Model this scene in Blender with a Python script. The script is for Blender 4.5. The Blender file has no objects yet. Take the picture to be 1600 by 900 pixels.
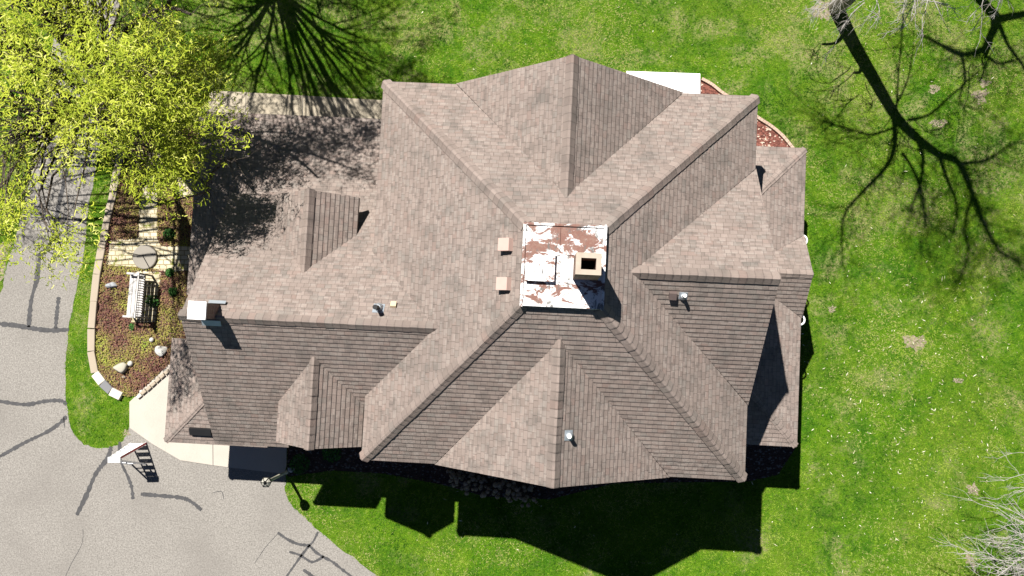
import bpy, math, random
import numpy as np
from mathutils import Vector, Matrix
from mathutils.geometry import tessellate_polygon
random.seed(7); RNG = np.random.default_rng(11)
scene = bpy.context.scene
COL = scene.collection

# ------------------------------------------------------------------ camera, light, exposure
H = 28.0                                   # drone height above the lawn (m)
F = 1419.48                                # focal length in pixels of the 1600 px wide photo
NAD = (848.33, 536.38)                     # where the plumb line under the drone meets the photo
SUN_DIR = np.array([0.2886, -0.5000, -1.0])    # direction the light travels
_n = np.array([NAD[0]-800, -(NAD[1]-450), -F]); _n /= np.linalg.norm(_n)
_z = -_n; _x = np.array([1., 0, 0]); _x -= _x.dot(_z)*_z; _x /= np.linalg.norm(_x); _y = np.cross(_z, _x)
RC = np.stack([_x, _y, _z])                # rows: world axes in camera coordinates
cam_d = bpy.data.cameras.new('camera'); cam = bpy.data.objects.new('camera', cam_d); COL.objects.link(cam)
cam.matrix_world = Matrix.Translation((0, 0, H)) @ Matrix(RC.tolist()).to_4x4()
cam_d.sensor_width = 36; cam_d.lens = 36*F/1600; cam_d.clip_start = .1; cam_d.clip_end = 2000
scene.camera = cam

SUN_V = Vector((-SUN_DIR[0], -SUN_DIR[1], -SUN_DIR[2])).normalized()
sun_d = bpy.data.lights.new('sun', 'SUN'); sun_d.energy = 5.0; sun_d.angle = math.radians(.53); sun_d.color = (1, .965, .91)
sun = bpy.data.objects.new('sun', sun_d); COL.objects.link(sun)
sun.rotation_euler = SUN_V.to_track_quat('Z', 'Y').to_euler(); sun.location = (0, 0, 60)
world = bpy.data.worlds.new('World'); scene.world = world; world.use_nodes = True
wn = world.node_tree.nodes; wn.clear()
sky = wn.new('ShaderNodeTexSky'); sky.sky_type = 'NISHITA'; sky.sun_disc = False
sky.sun_elevation = math.asin(SUN_V.z); sky.sun_rotation = math.atan2(SUN_V.x, SUN_V.y)
sky.altitude = 2500; sky.air_density = .45; sky.dust_density = 0; sky.ozone_density = .6
bg = wn.new('ShaderNodeBackground'); bg.inputs[1].default_value = .05
wo = wn.new('ShaderNodeOutputWorld')
world.node_tree.links.new(sky.outputs[0], bg.inputs[0]); world.node_tree.links.new(bg.outputs[0], wo.inputs[0])
vs = scene.view_settings; vs.view_transform = 'Standard'; vs.look = 'None'; vs.gamma = 1; vs.exposure = 1.15
vs.use_curve_mapping = False
scene.cycles.max_bounces = 6; scene.cycles.diffuse_bounces = 3; scene.cycles.transparent_max_bounces = 6

def P(u, v, z=0.0):                        # photo pixel + true height -> world point
    d = RC @ np.array([u-800, -(v-450), -F]); t = (z-H)/d[2]
    return np.array([0, 0, H])+t*d
def SH(u, v, z):                           # the point at height z whose shadow falls on the lawn at that pixel
    return P(u, v, 0)-SUN_DIR*z

# ------------------------------------------------------------------ object helpers
def link(o, parent=None):
    COL.objects.link(o)
    if parent is not None: o.parent = parent
    return o
def tag(o, label=None, cat=None, group=None, kind=None):
    if label: o['label'] = label
    if cat: o['category'] = cat
    if group: o['group'] = group
    if kind: o['kind'] = kind
    return o
def empty(name, loc=(0, 0, 0), rz=0):
    o = bpy.data.objects.new(name, None); o.location = loc; o.rotation_euler = (0, 0, rz); o.empty_display_size = .3
    return link(o)
class MB:
    def __init__(s): s.v = []; s.f = []; s.uv = []
    def vert(s, p): s.v.append(tuple(p)); return len(s.v)-1
    def face(s, pts, uvs=None):
        b = len(s.v); s.v += [tuple(p) for p in pts]; s.f.append(tuple(range(b, b+len(pts))))
        s.uv += [tuple(q) for q in uvs] if uvs is not None else [(p[0], p[1]) for p in pts]
    def box(s, c, d, rz=0, rot=None):
        M = rot if rot is not None else Matrix.Rotation(rz, 3, 'Z')
        c = Vector(c); k = [Vector((x*d[0]/2, y*d[1]/2, z*d[2]/2)) for x in (-1, 1) for y in (-1, 1) for z in (-1, 1)]
        k = [c+M @ q for q in k]
        for q in ((0, 1, 3, 2), (4, 6, 7, 5), (0, 4, 5, 1), (2, 3, 7, 6), (0, 2, 6, 4), (1, 5, 7, 3)):
            s.face([k[i] for i in q], [(0, 0), (1, 0), (1, 1), (0, 1)])
    def bar(s, a, b, w, h, up=(0, 0, 1)):
        a = Vector(a); b = Vector(b); d = (b-a); L = d.length; d.normalize()
        x = d.cross(Vector(up)); x = x.normalized() if x.length > 1e-5 else Vector((1, 0, 0)); z = x.cross(d)
        M = Matrix((x, d, z)).transposed(); s.box((a+b)/2, (w, L, h), rot=M)
    def tube(s, pts, rad, n=8, cap=True):
        pts = [Vector(p) for p in pts]; rings = []; up = Vector((.31, .17, .93))
        for i, p in enumerate(pts):
            d = (pts[min(i+1, len(pts)-1)]-pts[max(i-1, 0)])
            d = d.normalized() if d.length > 1e-9 else Vector((0, 0, 1))
            x = d.cross(up); x = x.normalized() if x.length > 1e-3 else d.cross(Vector((1, 0, 0))).normalized()
            y = d.cross(x); r = rad[i] if hasattr(rad, '__len__') else rad
            b = len(s.v)
            s.v += [tuple(p+(x*math.cos(2*math.pi*k/n)+y*math.sin(2*math.pi*k/n))*r) for k in range(n)]
            rings.append(b)
        for a, b in zip(rings, rings[1:]):
            for k in range(n):
                s.f.append((a+k, a+(k+1) % n, b+(k+1) % n, b+k)); s.uv += [(0, 0)]*4
        if cap:
            s.f.append(tuple(rings[-1]+k for k in range(n))); s.uv += [(0, 0)]*n
            s.f.append(tuple(rings[0]+k for k in range(n))[::-1]); s.uv += [(0, 0)]*n
    def lathe(s, c, prof, n=20):
        c = Vector(c); rings = []
        for r, z in prof:
            b = len(s.v); rings.append(b)
            s.v += [tuple(c+Vector((r*math.cos(2*math.pi*k/n), r*math.sin(2*math.pi*k/n), z))) for k in range(n)]
        for a, b in zip(rings, rings[1:]):
            for k in range(n):
                s.f.append((a+k, a+(k+1) % n, b+(k+1) % n, b+k)); s.uv += [(0, 0)]*4
        s.f.append(tuple(rings[-1]+k for k in range(n))); s.uv += [(0, 0)]*n
    def prism(s, pts, z0, z1):              # vertical prism over a plan polygon
        pts = [(p[0], p[1]) for p in pts]; n = len(pts)
        tri = tessellate_polygon([[Vector((x, y, 0)) for x, y in pts]])
        for t in tri:
            s.face([(pts[i][0], pts[i][1], z1) for i in t]); s.face([(pts[i][0], pts[i][1], z0) for i in t][::-1])
        for i in range(n):
            a, b = pts[i], pts[(i+1) % n]
            L = math.hypot(b[0]-a[0], b[1]-a[1])
            s.face([(a[0], a[1], z0), (b[0], b[1], z0), (b[0], b[1], z1), (a[0], a[1], z1)], [(0, z0), (L, z0), (L, z1), (0, z1)])
    def build(s, name, mat, parent=None, smooth=False):
        me = bpy.data.meshes.new(name); me.from_pydata(s.v, [], s.f)
        if s.uv and len(s.uv) == len(me.loops):
            l = me.uv_layers.new(name='UVMap'); l.data.foreach_set('uv', np.array(s.uv, dtype=np.float32).ravel())
        me.materials.append(mat)
        if smooth: me.polygons.foreach_set('use_smooth', [True]*len(me.polygons))
        me.update()
        return link(bpy.data.objects.new(name, me), parent)
def np_mesh(name, V, Fq, mat, parent=None, attr=None):      # V (n,3), Fq (m,k), attr per-face float
    me = bpy.data.meshes.new(name); m, k = Fq.shape
    me.vertices.add(len(V)); me.vertices.foreach_set('co', V.astype(np.float32).ravel())
    me.loops.add(m*k); me.loops.foreach_set('vertex_index', Fq.astype(np.int32).ravel())
    me.polygons.add(m); me.polygons.foreach_set('loop_start', np.arange(0, m*k, k, dtype=np.int32))
    me.polygons.foreach_set('loop_total', np.full(m, k, dtype=np.int32))
    if attr is not None:
        a = me.attributes.new('tone', 'FLOAT', 'FACE'); a.data.foreach_set('value', attr.astype(np.float32))
    me.materials.append(mat); me.update(); me.validate()
    return link(bpy.data.objects.new(name, me), parent)

# ------------------------------------------------------------------ material helpers
class NT:
    def __init__(s, name):
        s.m = bpy.data.materials.new(name); s.m.use_nodes = True; s.t = s.m.node_tree; s.t.nodes.clear()
        s.out = s.t.nodes.new('ShaderNodeOutputMaterial'); s.b = s.n('ShaderNodeBsdfPrincipled'); s.l(s.b.outputs[0], s.out.inputs[0])
        s.b.inputs['Specular IOR Level'].default_value = .25
    def n(s, t, **k):
        x = s.t.nodes.new(t)
        for a, b in k.items(): setattr(x, a, b)
        return x
    def l(s, a, b): s.t.links.new(a, b)
    def val(s, sock, v):
        if hasattr(v, 'is_output'): s.l(v, sock)
        elif isinstance(v, (tuple, list)) and len(v) == 3 and sock.type == 'RGBA': sock.default_value = (*v, 1)
        else: sock.default_value = v
    def math(s, op, a, b=0.0, c=None):
        x = s.n('ShaderNodeMath', operation=op); s.val(x.inputs[0], a); s.val(x.inputs[1], b)
        if c is not None: s.val(x.inputs[2], c)
        return x.outputs[0]
    def mix(s, f, a, b, mode='MIX'):
        x = s.n('ShaderNodeMix', data_type='RGBA', blend_type=mode)
        s.val(x.inputs[0], f); s.val(x.inputs[6], a); s.val(x.inputs[7], b); return x.outputs[2]
    def noise(s, scale, vec=None, detail=4, rough=.55, dist=0.0):
        x = s.n('ShaderNodeTexNoise'); x.inputs['Scale'].default_value = scale; x.inputs['Detail'].default_value = detail
        x.inputs['Roughness'].default_value = rough; x.inputs['Distortion'].default_value = dist
        if vec is not None: s.l(vec, x.inputs['Vector'])
        return x.outputs['Fac']
    def ramp(s, f, lo, hi):
        x = s.n('ShaderNodeMapRange'); x.interpolation_type = 'SMOOTHSTEP'; s.l(f, x.inputs[0]); x.inputs[1].default_value = lo; x.inputs[2].default_value = hi
        return x.outputs[0]
    def coord(s, k='Object'):
        if not hasattr(s, 'tc'): s.tc = s.n('ShaderNodeTexCoord')
        return s.tc.outputs[k]
    def scalevec(s, v, sx, sy, sz):
        x = s.n('ShaderNodeVectorMath', operation='MULTIPLY'); s.l(v, x.inputs[0]); x.inputs[1].default_value = (sx, sy, sz); return x.outputs[0]
    def bump(s, h, strength=.3, dist=.02):
        x = s.n('ShaderNodeBump'); x.inputs['Strength'].default_value = strength; x.inputs['Distance'].default_value = dist
        s.l(h, x.inputs['Height']); s.l(x.outputs[0], s.b.inputs['Normal'])
    def color(s, c): s.val(s.b.inputs['Base Color'], c)
    def rough(s, r): s.val(s.b.inputs['Roughness'], r)
def plain(name, c, r=.6, metal=0, var=.12, scale=9):
    t = NT(name); f = t.noise(scale, t.coord(), 5)
    t.color(t.mix(f, tuple(x*(1-var*1.6) for x in c), tuple(min(1, x*(1+var*1.6)) for x in c))); t.rough(r); t.b.inputs['Metallic'].default_value = metal
    return t.m

def mat_shingle(name, tab=.165, course=.13, hv=1.0):
    t = NT(name); uv = t.n('ShaderNodeUVMap').outputs[0]
    sx = t.n('ShaderNodeSeparateXYZ'); t.l(uv, sx.inputs[0]); u, v = sx.outputs[0], sx.outputs[1]
    row = t.math('FLOOR', t.math('DIVIDE', v, course)); fr = t.math('FRACT', t.math('DIVIDE', v, course))
    def cells(width, rnd, rowv, salt):
        off = t.n('ShaderNodeTexWhiteNoise', noise_dimensions='1D'); t.l(t.math('ADD', rowv, salt), off.inputs['W'])
        w = t.math('ADD', t.math('ADD', t.math('DIVIDE', u, width), t.math('MULTIPLY', off.outputs['Value'], 57.0)), t.math('MULTIPLY', rowv, 91.0))
        out = []
        for ft in ('F1', 'DISTANCE_TO_EDGE'):
            k = t.n('ShaderNodeTexVoronoi', voronoi_dimensions='1D', feature=ft); t.l(w, k.inputs['W']); k.inputs['Scale'].default_value = 1; k.inputs['Randomness'].default_value = rnd; out.append(k)
        sc = t.n('ShaderNodeSeparateColor'); t.l(out[0].outputs['Color'], sc.inputs[0])
        return sc.outputs, out[1].outputs['Distance']
    (r1, r2, r3), ed = cells(tab, .7, row, .5)
    half = t.math('FLOOR', t.math('DIVIDE', v, course/2))
    (h1, h2, h3), ed2 = cells(tab*.8, .9, half, 7.5)
    (b1, b2, b3), ed3 = cells(tab*4, .6, row, 3.5)
    base = t.mix(r1, (.207, .165, .143), (.272, .220, .192))
    base = t.mix(t.math('MULTIPLY', b1, .35), base, (.222, .176, .154))
    base = t.mix(t.math('MULTIPLY', t.math('GREATER_THAN', r2, .93), .28), base, (.235, .150, .124))
    base = t.mix(t.math('MULTIPLY', t.math('LESS_THAN', h1, .16), .42*hv), base, (.118, .100, .090))
    base = t.mix(t.math('MULTIPLY', t.math('GREATER_THAN', h2, .80), .40*hv), base, (.305, .266, .236))
    base = t.mix(t.math('MULTIPLY', t.math('LESS_THAN', r3, .08), .35), base, (.185, .173, .154))
    obj = t.coord()
    g = t.noise(120, obj, 2, .7)
    base = t.mix(t.math('MULTIPLY', t.ramp(g, .35, .7), .22), base, (.12, .10, .09))
    big = t.noise(.5, obj, 5, .6)
    base = t.mix(t.math('MULTIPLY', t.ramp(big, .42, .72), .22), base, (.112, .100, .090))
    st = t.noise(1.3, t.scalevec(obj, 1.5, 1.5, .3), 4)
    base = t.mix(t.math('MULTIPLY', t.ramp(st, .48, .76), .5), base, (.095, .088, .079))
    base = t.mix(t.math('MULTIPLY', t.math('LESS_THAN', ed, .04), .42*hv), base, (.06, .05, .045))
    base = t.mix(t.math('MULTIPLY', t.math('LESS_THAN', fr, .11), .32), base, (.05, .042, .038))      # dark butt edge of each course
    t.color(base); t.rough(.93); t.b.inputs['Specular IOR Level'].default_value = .1
    t.bump(t.math('ADD', t.math('MULTIPLY', t.math('GREATER_THAN', r3, .5), .6), t.math('MULTIPLY', g, .9)), 1.0, .013)
    return t.m
M = {}
M['shingle'] = mat_shingle('shingle')
M['cap'] = mat_shingle('cap_shingle', tab=60, course=.178, hv=0)
M['fascia'] = plain('fascia_paint', (.09, .062, .048), .55)
M['wall'] = None
def mat_brick(name, a, b, mortar, sc=1.0):
    t = NT(name); br = t.n('ShaderNodeTexBrick'); t.l(t.scalevec(t.n('ShaderNodeUVMap').outputs[0], sc, sc, sc), br.inputs['Vector'])
    br.inputs['Scale'].default_value = 1; br.inputs['Brick Width'].default_value = .21; br.inputs['Row Height'].default_value = .075
    br.inputs['Mortar Size'].default_value = .006; br.inputs['Color1'].default_value = (*a, 1); br.inputs['Color2'].default_value = (*b, 1); br.inputs['Mortar'].default_value = (*mortar, 1)
    t.color(t.mix(t.noise(20, t.coord()), br.outputs['Color'], (.06, .045, .04))); t.rough(.9); t.bump(br.outputs['Fac'], -.4, .01); return t.m
M['wall'] = mat_brick('wall_brick', (.26, .15, .11), (.33, .20, .15), (.3, .28, .25))
M['chim'] = mat_brick('chimney_brick', (.30, .16, .11), (.36, .20, .14), (.4, .36, .32))
M['crown'] = plain('chimney_crown', (.33, .275, .22), .85, var=.12)
M['soot'] = plain('soot', (.012, .011, .010), .95)
M['white'] = plain('white_paint', (.80, .79, .76), .5, var=.04)
M['slabwhite'] = plain('white_slab_paint', (.86, .85, .84), .6, var=.02)
M['galv'] = plain('galvanised_flashing', (.34, .37, .40), .45, .5, var=.06)
M['black'] = plain('black_rubber', (.012, .012, .013), .6)
M['ventpink'] = plain('vent_pink_paint', (.40, .28, .24), .55, var=.04)
M['venttan'] = plain('vent_tan_paint', (.46, .36, .24), .55, var=.04)
M['ventbrown'] = plain('vent_brown_paint', (.10, .075, .068), .6)
M['glass'] = plain('window_glass', (.02, .025, .03), .08)

def mat_deck():
    t = NT('weathered_metal'); o = t.coord(); sx = t.n('ShaderNodeSeparateXYZ'); t.l(o, sx.inputs[0])
    n1 = t.noise(2.3, t.scalevec(o, 1, 1.5, 1), 9, .70, .6); n2 = t.noise(4.0, t.scalevec(o, 1.6, 1, 1), 7, .68, .8); n3 = t.noise(45, o, 4, .7); n4 = t.noise(11, o, 6, .7)
    w = t.mix(t.noise(5, o, 5, .7), (.42, .41, .40), (.80, .80, .79))
    rust = t.mix(n3, (.085, .025, .012), (.155, .052, .028)); rust = t.mix(t.ramp(n4, .45, .7), rust, (.16, .085, .058))
    bias = t.math('MULTIPLY', t.ramp(sx.outputs[1], .15, .45), .085)
    m1 = t.ramp(t.math('ADD', n1, bias), .525, .585)
    c = t.mix(t.math('MULTIPLY', m1, .95), w, rust)
    c = t.mix(t.math('MULTIPLY', t.ramp(n2, .54, .61), .85), c, t.mix(n3, (.045, .043, .040), (.12, .115, .105)))
    c = t.mix(t.math('MULTIPLY', t.ramp(n4, .60, .66), .6), c, (.13, .06, .04))
    t.color(c); t.rough(.55); t.bump(m1, -.25, .006); return t.m
M['deck'] = mat_deck()

def mat_lawn():
    t = NT('lawn_turf'); o = t.coord()
    nb = t.noise(.22, o, 5, .6); nm = t.noise(1.1, o, 6, .62); nf = t.noise(7.5, o, 5, .65); nff = t.noise(34, o, 4, .7)
    c = t.mix(t.ramp(nm, .3, .7), (.040, .130, .006), (.115, .220, .010))
    c = t.mix(t.math('MULTIPLY', t.ramp(nb, .40, .66), .6), c, (.135, .190, .020))
    c = t.mix(t.math('MULTIPLY', t.ramp(nf, .50, .68), .65), c, (.160, .205, .042))
    c = t.mix(t.math('MULTIPLY', t.ramp(nf, .46, .30), .7), c, (.020, .066, .006))
    sx = t.n('ShaderNodeSeparateXYZ'); t.l(o, sx.inputs[0])
    bias = t.math('ADD', t.math('MULTIPLY', t.ramp(sx.outputs[1], -3, 8), .07), t.math('MULTIPLY', t.ramp(sx.outputs[0], 3, 13), .02))
    dry = t.ramp(t.math('ADD', t.noise(.62, o, 7, .70, .4), bias), .54, .68)
    c = t.mix(t.math('MULTIPLY', dry, t.math('ADD', .15, t.math('MULTIPLY', t.ramp(nf, .3, .65), .75))), c, (.30, .28, .125))
    c = t.mix(t.ramp(nff, .3, .75), t.mix(1.0, c, (.45, .50, .42), 'MULTIPLY'), c)
    c = t.mix(t.math('MULTIPLY', t.ramp(t.noise(19, o, 3, .7), .62, .72), .55), c, (.36, .33, .17))
    t.color(c); t.rough(.95); t.b.inputs['Specular IOR Level'].default_value = .05
    t.bump(t.math('ADD', nff, t.math('MULTIPLY', nf, 1.2)), .8, .05); return t.m
M['lawn'] = mat_lawn()
def mat_tone(name, stops, rough=.8, trans=0.0):              # colour from the per-face random 'tone'
    t = NT(name); a = t.n('ShaderNodeAttribute', attribute_name='tone'); r = t.n('ShaderNodeValToRGB'); t.l(a.outputs['Fac'], r.inputs[0])
    e = r.color_ramp.elements
    while len(e) < len(stops): e.new(.5)
    for k, (p, c) in zip(e, stops): k.position = p; k.color = (*c, 1)
    t.color(r.outputs[0]); t.rough(rough); t.b.inputs['Specular IOR Level'].default_value = .08
    if trans:
        tr = t.n('ShaderNodeBsdfTranslucent'); t.l(r.outputs[0], tr.inputs[0]); mx = t.n('ShaderNodeMixShader'); mx.inputs[0].default_value = trans
        t.l(t.b.outputs[0], mx.inputs[1]); t.l(tr.outputs[0], mx.inputs[2]); t.l(mx.outputs[0], t.out.inputs[0])
    return t.m
M['blade'] = mat_tone('grass_blade', [(0, (.016, .060, .004)), (.35, (.058, .160, .006)), (.68, (.145, .248, .012)), (.88, (.23, .30, .045)), (1, (.31, .29, .12))], .8, .25)
M['leaf'] = mat_tone('spring_leaf', [(0, (.10, .15, .010)), (.4, (.25, .31, .020)), (.75, (.42, .46, .045)), (1, (.58, .58, .17))], .6, .28)
M['cover'] = mat_tone('ground_cover_leaf', [(0, (.075, .030, .030)), (.3, (.19, .085, .07)), (.52, (.24, .18, .07)), (.8, (.31, .33, .06)), (1, (.22, .36, .04))], .8, .15)
M['chip'] = mat_tone('litter', [(0, (.30, .28, .15)), (1, (.66, .64, .46))], .7)
M['bush'] = mat_tone('bush_leaf', [(0, (.015, .05, .01)), (1, (.05, .14, .03))], .7, .15)

def mat_asphalt():
    t = NT('aged_asphalt'); o = t.coord()
    n = t.noise(24, o, 4, .8); n2 = t.noise(.5, o, 4); n3 = t.noise(90, o, 2, .8); n4 = t.noise(13, o, 3, .6)
    c = t.mix(t.ramp(n, .3, .7), (.124, .115, .103), (.268, .250, .226))
    c = t.mix(t.math('MULTIPLY', t.ramp(n3, .60, .75), .6), c, (.40, .375, .345))
    c = t.mix(t.math('MULTIPLY', t.ramp(n3, .42, .30), .6), c, (.06, .055, .05))
    c = t.mix(t.math('MULTIPLY', t.ramp(n4, .5, .8), .25), c, (.15, .13, .12))
    c = t.mix(t.math('MULTIPLY', t.ramp(n2, .4, .75), .5), c, (.145, .133, .12))
    t.color(c); t.rough(.95); t.b.inputs['Specular IOR Level'].default_value = .1; t.bump(n, .5, .012); return t.m
M['asphalt'] = mat_asphalt()
M['seal'] = plain('crack_sealant', (.050, .049, .050), .75, var=.35, scale=7)
def mat_conc(name, a, b):
    t = NT(name); o = t.coord(); n = t.noise(1.4, o, 5); f = t.noise(45, o, 4, .7)
    c = t.mix(n, a, b); c = t.mix(t.math('MULTIPLY', t.ramp(f, .45, .75), .25), c, tuple(x*.62 for x in a)); t.color(c); t.rough(.9); t.bump(f, .25, .006); return t.m
M['conc'] = mat_conc('concrete_walk', (.31, .28, .24), (.40, .365, .315))
M['conc2'] = mat_conc('weathered_walk', (.26, .22, .16), (.40, .35, .27))
M['edge'] = mat_conc('edging_limestone', (.26, .215, .16), (.355, .30, .235))
M['edgegrey'] = mat_conc('edging_slate', (.13, .13, .135), (.18, .18, .185))
M['edgepale'] = mat_conc('edging_pale', (.50, .44, .36), (.60, .55, .46))
M['curb'] = mat_conc('pink_curb', (.34, .24, .18), (.42, .31, .24))
M['disc'] = mat_conc('stone_disc', (.185, .168, .142), (.25, .228, .195))
M['rockw'] = mat_conc('white_boulder', (.34, .33, .30), (.56, .545, .51))
M['rockt'] = mat_conc('tan_boulder', (.27, .25, .20), (.42, .39, .32))
M['rockg'] = mat_conc('grey_boulder', (.20, .21, .22), (.34, .35, .36))
def mat_mulch(name, a, b, c):
    t = NT(name); o = t.coord(); v = t.n('ShaderNodeTexVoronoi'); v.inputs['Scale'].default_value = 17; t.l(t.scalevec(o, 1, 1.5, 1), v.inputs[0])
    s = t.n('ShaderNodeSeparateColor'); t.l(v.outputs['Color'], s.inputs[0])
    k = t.mix(s.outputs[0], a, b); k = t.mix(t.math('GREATER_THAN', s.outputs[1], .88), k, c)
    k = t.mix(t.ramp(v.outputs['Distance'], .02, .0), k, (.02, .015, .012)); t.color(k); t.rough(.95); t.bump(v.outputs['Distance'], .8, .03); return t.m
M['mulch'] = mat_mulch('red_mulch', (.06, .022, .016), (.20, .075, .055), (.42, .33, .26))
M['soil'] = mat_mulch('bed_soil', (.055, .032, .026), (.13, .075, .055), (.16, .15, .06))
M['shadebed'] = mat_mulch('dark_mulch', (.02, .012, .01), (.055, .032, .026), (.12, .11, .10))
M['bare'] = mat_mulch('bare_earth', (.15, .125, .085), (.25, .21, .145), (.10, .15, .03))
def mat_pave():
    t = NT('stone_pavers'); br = t.n('ShaderNodeTexBrick'); t.l(t.scalevec(t.coord(), 1, 1, 1), br.inputs['Vector'])
    br.inputs['Scale'].default_value = 1; br.inputs['Brick Width'].default_value = .22; br.inputs['Row Height'].default_value = .145; br.inputs['Mortar Size'].default_value = .012
    br.inputs['Color1'].default_value = (.40, .35, .24, 1); br.inputs['Color2'].default_value = (.52, .47, .36, 1); br.inputs['Mortar'].default_value = (.13, .10, .04, 1)
    o = t.coord(); c = t.mix(t.math('MULTIPLY', t.noise(9, o), .5), br.outputs['Color'], (.30, .25, .15))
    c = t.mix(t.ramp(t.noise(2.6, o, 6, .7, .5), .56, .62), c, (.14, .15, .03)); t.color(c); t.rough(.9); t.bump(br.outputs['Fac'], -.5, .012); return t.m
M['pave'] = mat_pave()
def mat_bark(name, a, b):
    t = NT(name); o = t.coord(); n = t.noise(16, t.scalevec(o, 1, 1, .3), 5, .7); t.color(t.mix(t.ramp(n, .35, .65), a, b)); t.rough(.95); t.bump(n, .6, .03); return t.m
M['bark'] = mat_bark('dark_bark', (.030, .023, .018), (.105, .082, .064))
M['barkpale'] = mat_bark('pale_bark', (.21, .195, .17), (.36, .34, .31))
M['barkgrey'] = mat_bark('grey_bark', (.13, .11, .09), (.28, .25, .21))
M['bench'] = plain('bench_grey_wood', (.40, .385, .37), .7, var=.18, scale=14)
M['alu'] = plain('ladder_aluminium', (.80, .80, .80), .4, .25, var=.05)
M['red'] = plain('ladder_red', (.42, .03, .035), .45)
M['lampglass'] = plain('lamp_glass', (.33, .315, .27), .2)
M['lampmetal'] = plain('lamp_black_metal', (.012, .012, .012), .4, .4)
M['lamppost'] = plain('lamp_post_cream', (.50, .48, .38), .5)
M['dryhead'] = plain('dry_flower_head', (.20, .155, .115), .95, var=.3)
M['stem'] = plain('dry_stem', (.10, .075, .05), .95)

# ------------------------------------------------------------------ house frame
HC = np.array([.428, 1.596]); TH = -.04964; CT, ST = math.cos(TH), math.sin(TH)
def h2w(a, b): return (HC[0]+CT*a-ST*b, HC[1]+ST*a+CT*b)
house = empty('house', (HC[0], HC[1], 0), TH)
tag(house, 'large brick house with many steep brown shingle roof slopes meeting at a square top deck', 'house')

COURSE = .13
def band_clip(poly, lo, hi):                 # convex polygon of (u,v)
    for s, k in ((1, lo), (-1, hi)):
        out = []
        for i in range(len(poly)):
            a, b = poly[i], poly[(i+1) % len(poly)]
            da, db = s*(a[1]-k), s*(b[1]-k)
            if da >= 0: out.append(a)
            if (da > 1e-9 and db < -1e-9) or (da < -1e-9 and db > 1e-9):
                q = da/(da-db); out.append((a[0]+(b[0]-a[0])*q, a[1]+(b[1]-a[1])*q))
        poly = out
        if len(poly) < 3: return []
    return poly
def shingle_face(mb, pts, thick=.016):
    """lays overlapping shingle courses over one planar roof slope"""
    pts = [Vector(p) for p in pts]
    n = Vector((0, 0, 0))
    for i in range(len(pts)): n += (pts[i]-pts[0]).cross(pts[(i+1) % len(pts)]-pts[0])
    n.normalize()
    if n.z < 0: n = -n
    V = (Vector((0, 0, 1))-n*n.z); V.normalize(); U = V.cross(n)
    o = min(pts, key=lambda p: p.z); o = Vector((0, 0, 0))+V*o.dot(V)+n*o.dot(n)
    q2 = [((p-o).dot(U), (p-o).dot(V)) for p in pts]; seed = random.uniform(0, 400)*1.0
    rowseed = random.randint(0, 400)*COURSE
    for tri in tessellate_polygon([[Vector((a, b, 0)) for a, b in q2]]):
        t3 = [q2[i] for i in tri]
        vmin = min(p[1] for p in t3); vmax = max(p[1] for p in t3)
        for k in range(int(math.floor(vmin/COURSE)), int(math.ceil(vmax/COURSE))):
            lo, hi = k*COURSE, (k+1)*COURSE; c = band_clip(t3, lo, hi)
            if len(c) < 3: continue
            def W(p, base=False):
                off = 0 if base else thick*(1-(p[1]-lo)/COURSE)+.001
                return o+U*p[0]+V*p[1]+n*off
            mb.face([W(p) for p in c], [(p[0]+seed, min(max(p[1], lo+.0004), hi-.0004)+rowseed) for p in c])
            for i in range(len(c)):
                a, b = c[i], c[(i+1) % len(c)]
                if abs(a[1]-lo) < 1e-6 and abs(b[1]-lo) < 1e-6:
                    mb.face([W(a), W(b), W(b, True), W(a, True)], [(a[0]+seed, lo+rowseed+.002), (b[0]+seed, lo+rowseed+.002)]*2)
def slab(mb, pts, t=.16):
    pts = [Vector(p) for p in pts]; n = len(pts)
    up = [p-Vector((0, 0, .004)) for p in pts]; dn = [p-Vector((0, 0, t)) for p in pts]
    for tri in tessellate_polygon([[Vector((p.x, p.y, 0)) for p in pts]]):
        mb.face([up[i] for i in tri]); mb.face([dn[i] for i in tri])
    for i in range(n): j = (i+1) % n; mb.face([up[i], up[j], dn[j], dn[i]])
def roof(name, faces, parent=None):
    s = MB(); b = MB()
    for f in faces: shingle_face(s, f); slab(b, f)
    o = s.build(name, M['shingle'], parent or house); b.build('fascia', M['fascia'], o); return o
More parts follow.
